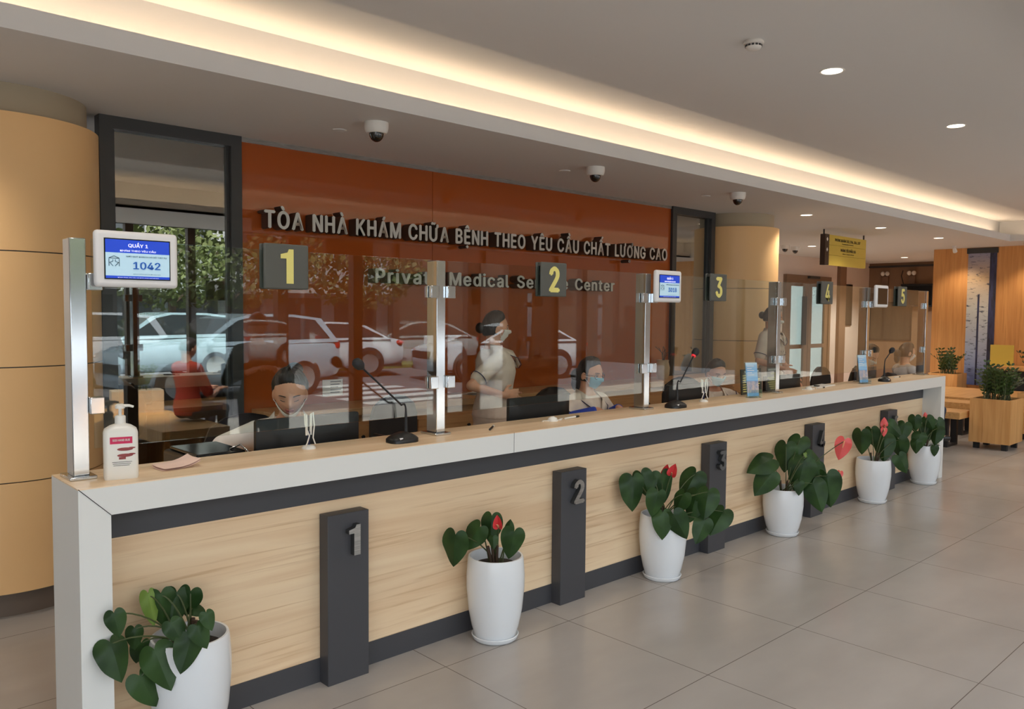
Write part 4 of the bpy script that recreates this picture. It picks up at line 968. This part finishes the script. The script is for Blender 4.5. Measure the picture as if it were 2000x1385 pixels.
    if badge:
        cm = MB()
        for k in range(3): cm.tube([lz(-.03+.03*k, .118, Z(1.19)), lz(-.02+.03*k, .122, Z(1.15)), lz(-.035+.03*k, .122, Z(1.12))], .0035, 6)
        cm.build('badge', M_navy, o)
    if cover:
        for k in ('R', 'L'):
            sh, e, w = J[k]; m = MB(); m.capsule(e.lerp(w, .05), e.lerp(w, .85), .050, .040); m.build('sleeve_cover', cover, o)
    # hair: a shell that sinks into the head over the face
    face_w = 56
    fw_ = {'bun': 80, 'topbun': 82, 'pony': 64, 'short': 76}[hair]
    def hair_fn(lo, la):
        line = 49-20*(abs(lo)/80)**1.6
        f = 1/(1+math.exp((abs(lo)-fw_)/3.0)) * 1/(1+math.exp((la-line)/2.5))
        low = -42 if hair != 'short' else -26
        g = 1/(1+math.exp((la-low)/3)); k = min(1, f+g)
        ear = _g(abs(lo)-92, 8)*_g(la+8, 13); k = max(k, ear)
        th = 1 if abs(lo) > fw_+18 else min(1, max(.22, max((la-line)/26, (abs(lo)-fw_)/18)))
        return hp(lo, la, (.016*th+.0014*math.sin(lo*.9+la*.25)+.004*_g(la-60, 30)*th)*(1-k)-.03*k)
    if hat is None:
        h = MB(); sph(h, hair_fn, 80, 48, HM)
        if hair == 'bun':
            h.ell(HM @ Vector((0, -.118, -.005)), (.042, .036, .040), 18)
        if hair == 'pony':
            h.ell(HM @ Vector((0, -.118, -.03)), (.050, .040, .052), 18); h.ell(HM @ Vector((0, -.115, -.085)), (.042, .032, .06), 16)
        if hair == 'topbun':
            h.ell(HM @ Vector((-.02, -.085, .085)), (.04, .04, .034), 18)
        h.build('hair', M_hair, o)
    else:
        h = MB(); sph(h, lambda lo, la: hp(lo, la, .022 if la > 8 else -.03), 64, 40, HM); h.lathe([(.088, 0), (.125, .0), (.125, .004), (.088, .006)], 32, 0, HM @ Matrix.Translation((0, .02, .03))); h.build('cap', hat, o)
    # face
    e1 = MB(); e2 = MB(); e3 = MB()
    for s in (-1, 1):
        p = HM @ hp(s*23, 1, -.002)
        if eyes == 'open':
            e1.ell(p, (.0135, .006, .006), 14, 0, None, HR.to_3x3() @ Matrix.Rotation(math.radians(-23*s), 3, 'Z')); q = HM @ hp(s*22.5, .6, .0032); e3.ell(q, (.0055, .002, .0055), 12, 0, None, HR.to_3x3() @ Matrix.Rotation(math.radians(-23*s), 3, 'Z'))
        e2.tube([HM @ hp(s*(13+k*2.6), 1.5+(2.6-.75*(k-3)**2*.32 if eyes == 'open' else -3.2+.5*(k-3)**2*.3), .0015) for k in range(8)], [.0008]+[.0016]*6+[.0008], 6)
        e2.tube([HM @ hp(s*(10+k*3.2), 14+2.2*math.sin(k/7*2.4), .001) for k in range(9)], [.0015]+[.0026]*6+[.002, .001], 6)
    if eyes == 'open': e1.build('eyes', M_eyew, o); e3.build('irises', M_lash, o)
    e2.build('brows_and_lashes', M_lash, o)
    if mask is None or mask == 'chin':
        m = MB()
        for la, w, th in ((-30.5, 15, .0032), (-35.5, 13, .004)): m.tube([HM @ hp(w*(k/5-1), la-(.8 if la < -33 else -.8)*(1-abs(k/5-1)**2)+.6*abs(k/5-1), .0002) for k in range(11)], [.0008]+[th]*9+[.0008], 8)
        m.build('lips', M_lip, o)
    if mask:
        m = MB()
        if mask == 'chin':
            def mf(lo, la): return hp(lo, la+14*(abs(lo)/70)**2, .006+.0025*math.sin(la*1.1))
            patch(m, mf, -78, 78, -72, -47, 16, HM); mm = M_maskw
        else:
            def mf(lo, la):
                base = hp(lo, la, .004); k = _g(lo, 26)*_g(la+18, 16)
                return base+Vector((0, 1, 0))*.010*k+Vector((0, 1, 0))*.0016*math.sin(la*.9)
            patch(m, mf, -56, 56, -60, -4, 18, HM); mm = mask
        mo = m.build('face_mask', mm, o); q = mo.modifiers.new('Solid', 'SOLIDIFY'); q.thickness = .002; q.offset = 1
        l = MB()
        for s in (-1, 1):
            for la in ((-8, -50) if mask != 'chin' else (-36,)): l.tube([HM @ hp(s*(54 if mask != 'chin' else 76), la, .004), HM @ hp(s*72, la*.6-2, .006), HM @ hp(s*84, -6 if la > -20 else -18, .010)], .0016, 6)
        l.build('ear_loops', M_maskw, mo)
    if glasses:
        g = MB()
        for s in (-1, 1):
            g.tube([HM @ (hp(s*23, 0, .012)+Vector((.024*math.cos(a), -.005*abs(math.cos(a)), .020*math.sin(a)))) for a in [2*PI*k/20 for k in range(21)]], .0018, 6)
            g.tube([HM @ (hp(s*23, 0, .012)+Vector((s*.023, -.004, .006))), HM @ hp(s*62, 4, .006), HM @ hp(s*90, 2, .008)], .0016, 6)
        g.tube([HM @ (hp(-23, 0, .012)+Vector((.024, 0, .004))), HM @ hp(0, 3, .010), HM @ (hp(23, 0, .012)+Vector((-.024, 0, .004)))], .0016, 6); g.build('glasses', M_glasses, o)
    return o

def desk_arms(dz, spread=.17, fwd=.40, z=.0):
    zz = .755+z
    return {k: ((s*.225, .08, zz+.03), (s*spread*.6, fwd-.14, zz), (-s*.25, 1, -.03), (0, 0, 1), .3) for k, s in (('R', 1), ('L', -1))}
SZ = -.36
person('seated woman in white blouse with mask lowered under her chin, looking down', (1.245, .92, ST), (-.40, -.92), -.437, True, yaw=-6, pitch=20, lean=.20, arms={'R': ((.31, .08, .77), (.27, .26, .755), (-.3, 1, 0), (0, 0, 1), .3), 'L': ((-.26, .10, .77), (-.15, .26, .755), (.25, 1, 0), (0, 0, 1), .3)}, top=M_blouse, mask='chin', hair='topbun', eyes='down', scale=1.07, trim=False, sleeve=.9, group='staff behind the counter')
person('standing woman in cream tunic and face mask seen side on', (3.025, 1.30, ST), (.90, -.43), -.033, False, yaw=0, pitch=3, arms={'R': ((.27, -.24, 1.06), (.23, -.0, .985), (-.15, 1, .05), (1, .2, .2), .5), 'L': ((-.24, 0, 1.03), (-.20, .17, .93), (.2, .9, -.4), (-1, .2, 0), .5)}, mask=M_maskw, hair='bun', skirt=True, bulk=1.22, scale=.965, glasses=False, group='staff behind the counter')
person('seated woman with glasses and blue mask in cream uniform with blue sleeve covers', (3.60, .98, ST), (-.02, -1), SZ-.045, True, yaw=8, pitch=8, lean=.10, arms={k: ((s*.25, .06, .76), (s*.11, .26, .835), (-s*.3, 1, -.45), (0, .3, 1), .4) for k, s in (('R', 1), ('L', -1))}, mask=M_mask, hair='pony', glasses=True, cover=M_blue, badge=True, group='staff behind the counter')
person('seated woman in blue mask and cream uniform behind the blue leaflet holder', (5.22, .98, ST), (-.45, -.89), SZ-.10, True, yaw=0, pitch=14, lean=.18, arms=desk_arms(0, .22, .40), mask=M_mask, hair='bun', cover=M_blue, group='staff behind the counter')
person('standing woman in cream uniform beside the round column, partly behind the fourth post', (7.06, 1.42, ST), (.1, -1), .0, False, yaw=10, pitch=14, arms={'R': ((.25, -.02, 1.03), (.18, .2, .96), (-.2, .9, -.3), (1, .2, .2), .5), 'L': ((-.26, 0, 1.02), (-.24, .16, .84), (.1, .6, -.8), (-1, .2, 0), .5)}, mask=M_maskw, hair='bun', badge=True, skirt=True, group='staff behind the counter')
M_olive = mat('dark olive jacket', (52, 52, 42), .85); M_dkblue = mat('dark blue jeans', (40, 46, 66), .85)
person('seated person in dark jacket bending over the desk at counter 5', (7.72, .84, ST), (.25, -.97), SZ, True, yaw=-25, pitch=34, lean=.22, arms=desk_arms(0, .2, .4), top=M_olive, bottom=M_dkblue, mask=M_maskw, hair='short', sleeve=1.8, trim=False, collar=False, group='people at counter 5')
M_rose = mat('pale grey top', (168, 164, 162), .85)
chair((9.35, .92, 0), face_to((.8, -.6)), 'dark chair beyond the far counter end', dh=-.06)
person('seated person in pale grey top with black hair beyond the far counter end', (9.35, .92, 0), (.8, -.6), -.30, True, yaw=0, pitch=10, top=M_rose, bottom=M_dkblue, mask=M_maskw, hair='pony', sleeve=.8, trim=False, collar=False, arms={k: ((s*.22, .1, .80), (s*.12, .30, .66), (-s*.1, 1, -.2), (0, 0, 1), .4) for k, s in (('R', 1), ('L', -1))}, group='people at counter 5')
# ============================================================ front of the building and the street it faces (seen reflected in the glass)
M_mull = mat('facade bronze', (74, 58, 46), .5)
for x, w in ((-3.2, .1), (-.9, .1), (1.59, .09), (3.0, .11), (3.85, .11), (5.45, .2), (6.45, .9), (7.4, .1), (9.4, .1), (11.4, .1), (13.4, .1), (17, .1)):
    struct(MB().box((x-w/2, -4.1, 0), (x+w/2, -4.0, ZS)).build('facade_mullion', M_mull), 'bronze mullion of the street front')
sbox('trim_3', (-6, -4.1, ZS), (20, -4.0, 3.4), M_mull)
M_pave = mat('paving', (150, 146, 140), .8); vary(M_pave, (130, 126, 120), (1, 1, 1), 2, 4)
M_road = mat('asphalt', (92, 92, 96), .85); vary(M_road, (78, 78, 82), (1, 1, 1), 3, 5)
M_line = mat('road paint', (226, 226, 222), .7)
M_grass = mat('grass strip', (74, 92, 46), .9); vary(M_grass, (104, 112, 60), (1, 1, 1), 6, 5)
GZ = -.12
sbox('terrace', (-12, -8.6, -.3), (40, -4.1, -.02), M_pave, 'paved terrace in front of the building')
sbox('road', (-40, -17.2, -.4), (60, -8.6, GZ), M_road, 'asphalt street')
sbox('verge', (-40, -18.6, -.4), (60, -17.2, GZ+.1), M_grass, 'grass verge')
sbox('road', (-40, -60, -.4), (60, -18.6, GZ), M_road, 'asphalt car park')
for k in range(6):
    y = -13.3+.85*k
    o = MB().box((7.6, y, GZ), (10.2, y+.42, GZ+.004)).build('crosswalk_stripe', M_line); tag(o, f'white crosswalk stripe on the street, number {k+1} counted from the verge, seen reflected', 'road marking', 'crosswalk stripes')
def car(label, loc, rz, paint, suv=True):
    o = thing('car', label, 'car', loc, rz, 'cars parked along the street')
    low = [(2.28, .58, .42, .74), (2.22, .76, .30, .90), (1.95, .89, .26, 1.0), (1.2, .92, .26, 1.06), (.85, .925, .26, 1.07), (0, .925, .26, 1.05), (-1.2, .925, .26, 1.09), (-2.0, .90, .30, 1.10), (-2.22, .84, .38, 1.06), (-2.28, .72, .5, .92)]
    prof = [(1.0, 1.04), (.2, 1.56), (-.25, 1.66), (-1.2, 1.65), (-1.85, 1.57), (-2.18, 1.07)] if suv else [(1.05, .95), (.2, 1.36), (-.2, 1.44), (-.9, 1.42), (-1.25, 1.34), (-1.9, .98)]
    if not suv: low = [(x, w*.96, zb*.85, zt*.88) for x, w, zb, zt in low]
    b = MB(); rs = []
    for x, w, zb, zt in low: rs.append([(x, -w*.86, zb), (x, -w*.98, zb+.12), (x, -w, zb+(zt-zb)*.55), (x, -w*.98, zt-.08), (x, -w*.9, zt), (x, -w*.5, zt+.03), (x, 0, zt+.04), (x, w*.5, zt+.03), (x, w*.9, zt), (x, w*.98, zt-.08), (x, w, zb+(zt-zb)*.55), (x, w*.98, zb+.12), (x, w*.86, zb)])
    b.rings(rs); zt0, zt1 = prof[0][1], max(p[1] for p in prof)
    def hw(z): return .88-(.22)*((z-zt0)/(zt1-zt0))
    vs = [(x, -hw(z), z) for x, z in prof]+[(x, hw(z), z) for x, z in prof]; n = len(prof)
    b.add(vs, [(i, i+1, n+i+1, n+i) for i in range(1, n-2)]+[list(range(n)), list(range(n, 2*n))], 0)
    b.build('body', paint, o)
    g = MB(); g.add(vs, [(0, 1, n+1, n), (n-2, n-1, 2*n-1, 2*n-2)]); g.build('windscreen_glass', M_carglass, o)
    for s in (-1, 1):
        w = MB()
        inner = []
        cx = sum(p[0] for p in prof)/n; cz = sum(p[1] for p in prof)/n
        for x, z in prof: x2, z2 = cx+(x-cx)*.86, cz+(z-cz)*.78; inner.append((x2, s*(hw(z2)+.006), z2))
        w.add(inner, [list(range(n))]); w.build('side_glass', M_carglass, o)
        for wx in (1.38, -1.28):
            k = MB(); T_ = Matrix.Translation((wx, s*.80, .35)) @ Matrix.Rotation(PI/2, 4, 'X'); k.lathe([(.345, -.135), (.36, -.1), (.36, .1), (.345, .135)], 28, 0, T_); wh = k.build('wheel', M_black, o)
            MB().lathe([(.0, -.141), (.25, -.138), (.25, .138), (0, .141)], 20, 0, T_, caps=False).build('rim', M_steel, wh)
            MB().lathe([(.405, -.115), (.405, .115)], 28, 0, Matrix.Translation((wx, s*.795, .37)) @ Matrix.Rotation(PI/2, 4, 'X')).build('wheel_arch', M_blackm, o)
        MB().ell((.78, s*1.0, zt0+.05), (.07, .11, .08), 14).build('mirror', paint, o)
        MB().ell((2.06, s*.70, .84 if suv else .72), (.20, .16, .07), 16).build('headlamp', M_lampc, o); MB().ell((-2.14, s*.74, 1.0 if suv else .88), (.14, .13, .14 if suv else .08), 16).build('tail_lamp', M_tail, o)
    MB().box((2.16, -.55, .55), (2.295, .55, .74)).build('grille', M_blackm, o, bevel=.02)
    MB().box((-2.2, -.8, .25), (2.2, .8, .33)).build('sill', M_blackm, o)
    return o
M_carglass = mat('tinted car glass', (20, 24, 26), .05); M_lampc = mat('headlamp', (200, 206, 210), .1); M_tail = mat('tail lamp', (170, 24, 26), .2)
M_carw = mat('white car paint', (190, 196, 202), .25, coat=.6); M_cars = mat('silver car paint', (140, 158, 170), .25, coat=.6)
car('large pale blue-white sport utility car reflected in the nearest glass screen', (6.15, -12.64, GZ+.012), math.radians(176), M_cars)
car('white hatchback reflected just behind the tail of the large pale car', (10.2, -16.2, GZ+.012), math.radians(200), M_carw, False)
car('white saloon car reflected beside the second post', (13.7, -12.6, GZ+.012), math.radians(194), M_carw, False)
car('pale car half hidden behind the bonnet of the large pale car, reflected', (4.3, -16.6, GZ+.012), math.radians(205), M_carw)
# opposite building
M_bld = mat('pale render', (150, 152, 152), .8); M_bldw = mat('dark windows', (70, 74, 76), .2)
o = thing('building', 'pale building with white balcony band across the street, seen reflected', 'building', (15, -30, GZ))
MB().box((-30, -8, 0), (38, 0, 9.5)).build('wall', M_bld, o)
MB().box((-30, 0, 2.5), (38, 1.0, 3.7)).build('balcony', M_bld, o)
w = MB()
for k in range(22): MB().box((-29+3*k, .0, .3), (-29+3*k+2.3, .05, 2.3)).build('window', M_bldw, o); MB().box((-29+3*k, .0, 4.2), (-29+3*k+2.0, .05, 6.0)).build('window', M_bldw, o)
def tree(x, y, h, r, seed, label):
    o = thing('tree', label, 'tree', (x, y, GZ), 0, 'street trees'); rnd = random.Random(seed)
    t = MB(); t.tube([(0, 0, 0), (.08, .03, h*.25), (-.05, .0, h*.5), (.05, .05, h*.8)], [.16, .13, .1, .05], 8)
    for k in range(6):
        a = k*1.05+rnd.random(); t.tube([(0, 0, h*(.35+.05*k)), (math.cos(a)*r*.4, math.sin(a)*r*.4, h*(.52+.05*k)), (math.cos(a)*r*.8, math.sin(a)*r*.8, h*(.62+.05*k))], [.07, .05, .02], 6)
    t.build('trunk', M_twig, o)
    f = MB()
    for k in range(2600):
        d = Vector((rnd.gauss(0, 1), rnd.gauss(0, 1), rnd.gauss(0, .8))).normalized()*rnd.uniform(.35, 1)**.5; p = Vector((d.x*r, d.y*r, h*.64+d.z*r*.75)); s = rnd.uniform(.07, .16)
        u = Vector((rnd.gauss(0, 1), rnd.gauss(0, 1), rnd.gauss(0, 1))).normalized(); v = u.orthogonal().normalized()
        f.add([p-u*s, p+v*s*.6, p+u*s, p-v*s*.6], [(0, 1, 2, 3)])
    f.build('foliage', M_treeleaf, o)
M_treeleaf = mat('street tree leaf', (82, 92, 46), .6)
tree(9.6, -20.4, 5.2, 2.2, 1, 'street tree reflected beside the number 1 plate'); tree(14.4, -20.6, 5.6, 2.4, 2, 'street tree reflected above the second post'); tree(4.6, -20.2, 5.4, 2.2, 3, 'street tree reflected below the nearest display')
def sbench(x, y, label):
    o = thing('street_bench', label, 'bench', (x, y, GZ), 0, 'white street benches')
    MB().box((-.8, -.2, .40), (.8, .2, .46)).build('seat', M_carw, o); MB().box((-.8, -.26, .55), (.8, -.22, .95)).build('backrest', M_carw, o)
    for s in (-.6, .6): MB().box((s-.05, -.24, 0), (s+.05, .15, .40)).build('leg', M_carw, o)
sbench(16.2, -18.0, 'white street bench reflected left of the second post'); sbench(13.0, -18.0, 'white street bench reflected behind the hatchback')
# terrace furniture right outside the front
bench(2.15, 2.85, -7.3, -4.9, .43, 'long oak bench outside the front, reflected behind the sanitizer bottle', .14).location.z = -.02
o = thing('planter', 'oak planter box on the outside bench, reflected above the sanitizer bottle', 'planter', (2.52, -6.75, .41), math.radians(12))
b = MB(); b.box((-.28, -.16, 0), (.28, .16, .26)); b.build('box', M_wood_top, o); lm, st = MB(), MB(); zz_plant(lm, st, (0, 0, .25), 14, .34, .2, 3); lm.build('foliage', M_leafz, o); st.build('leaf_stems', M_stem, o)
M_red = mat('red orange shirt', (196, 64, 40), .85)
person('seated person in red shirt on the outside bench, reflected in the nearest screen', (2.66, -5.55, 0), (.9, -.3), -.28, True, yaw=0, pitch=16, top=M_red, bottom=M_dkblue, hair='short', sleeve=.8, trim=False, collar=False, arms={k: ((s*.22, .12, .68), (s*.1, .34, .74), (-s*.2, 1, .3), (0, -.3, 1), .6) for k, s in (('R', 1), ('L', -1))}, group='passers-by reflected in the glass')
M_dgreen = mat('dark green shirt', (38, 52, 44), .85)
person('standing person in dark green clothes and cap, reflected across the large pale car', (2.42, -3.35, 0), (-.2, 1), 0, False, top=M_dgreen, bottom=M_dkblue, hair='short', hat=M_black, sleeve=1.7, trim=False, collar=False, arms={k: ((s*.27, .02, 1.03), (s*.10, .2, 1.12), (-s*.4, .6, .3), (0, .4, 1), .6) for k, s in (('R', 1), ('L', -1))}, group='passers-by reflected in the glass')

o = MB().box((21.5, -28.8, GZ), (23, -4.2, 9)).build('sky_blocker', mat('dark blocker render', (84, 72, 62), .85)); tag(o, 'added tan block beside the street front, hiding the far sky from reflections at right', 'building')  # added block, not a known wing; keeps bright far sky out of reflections
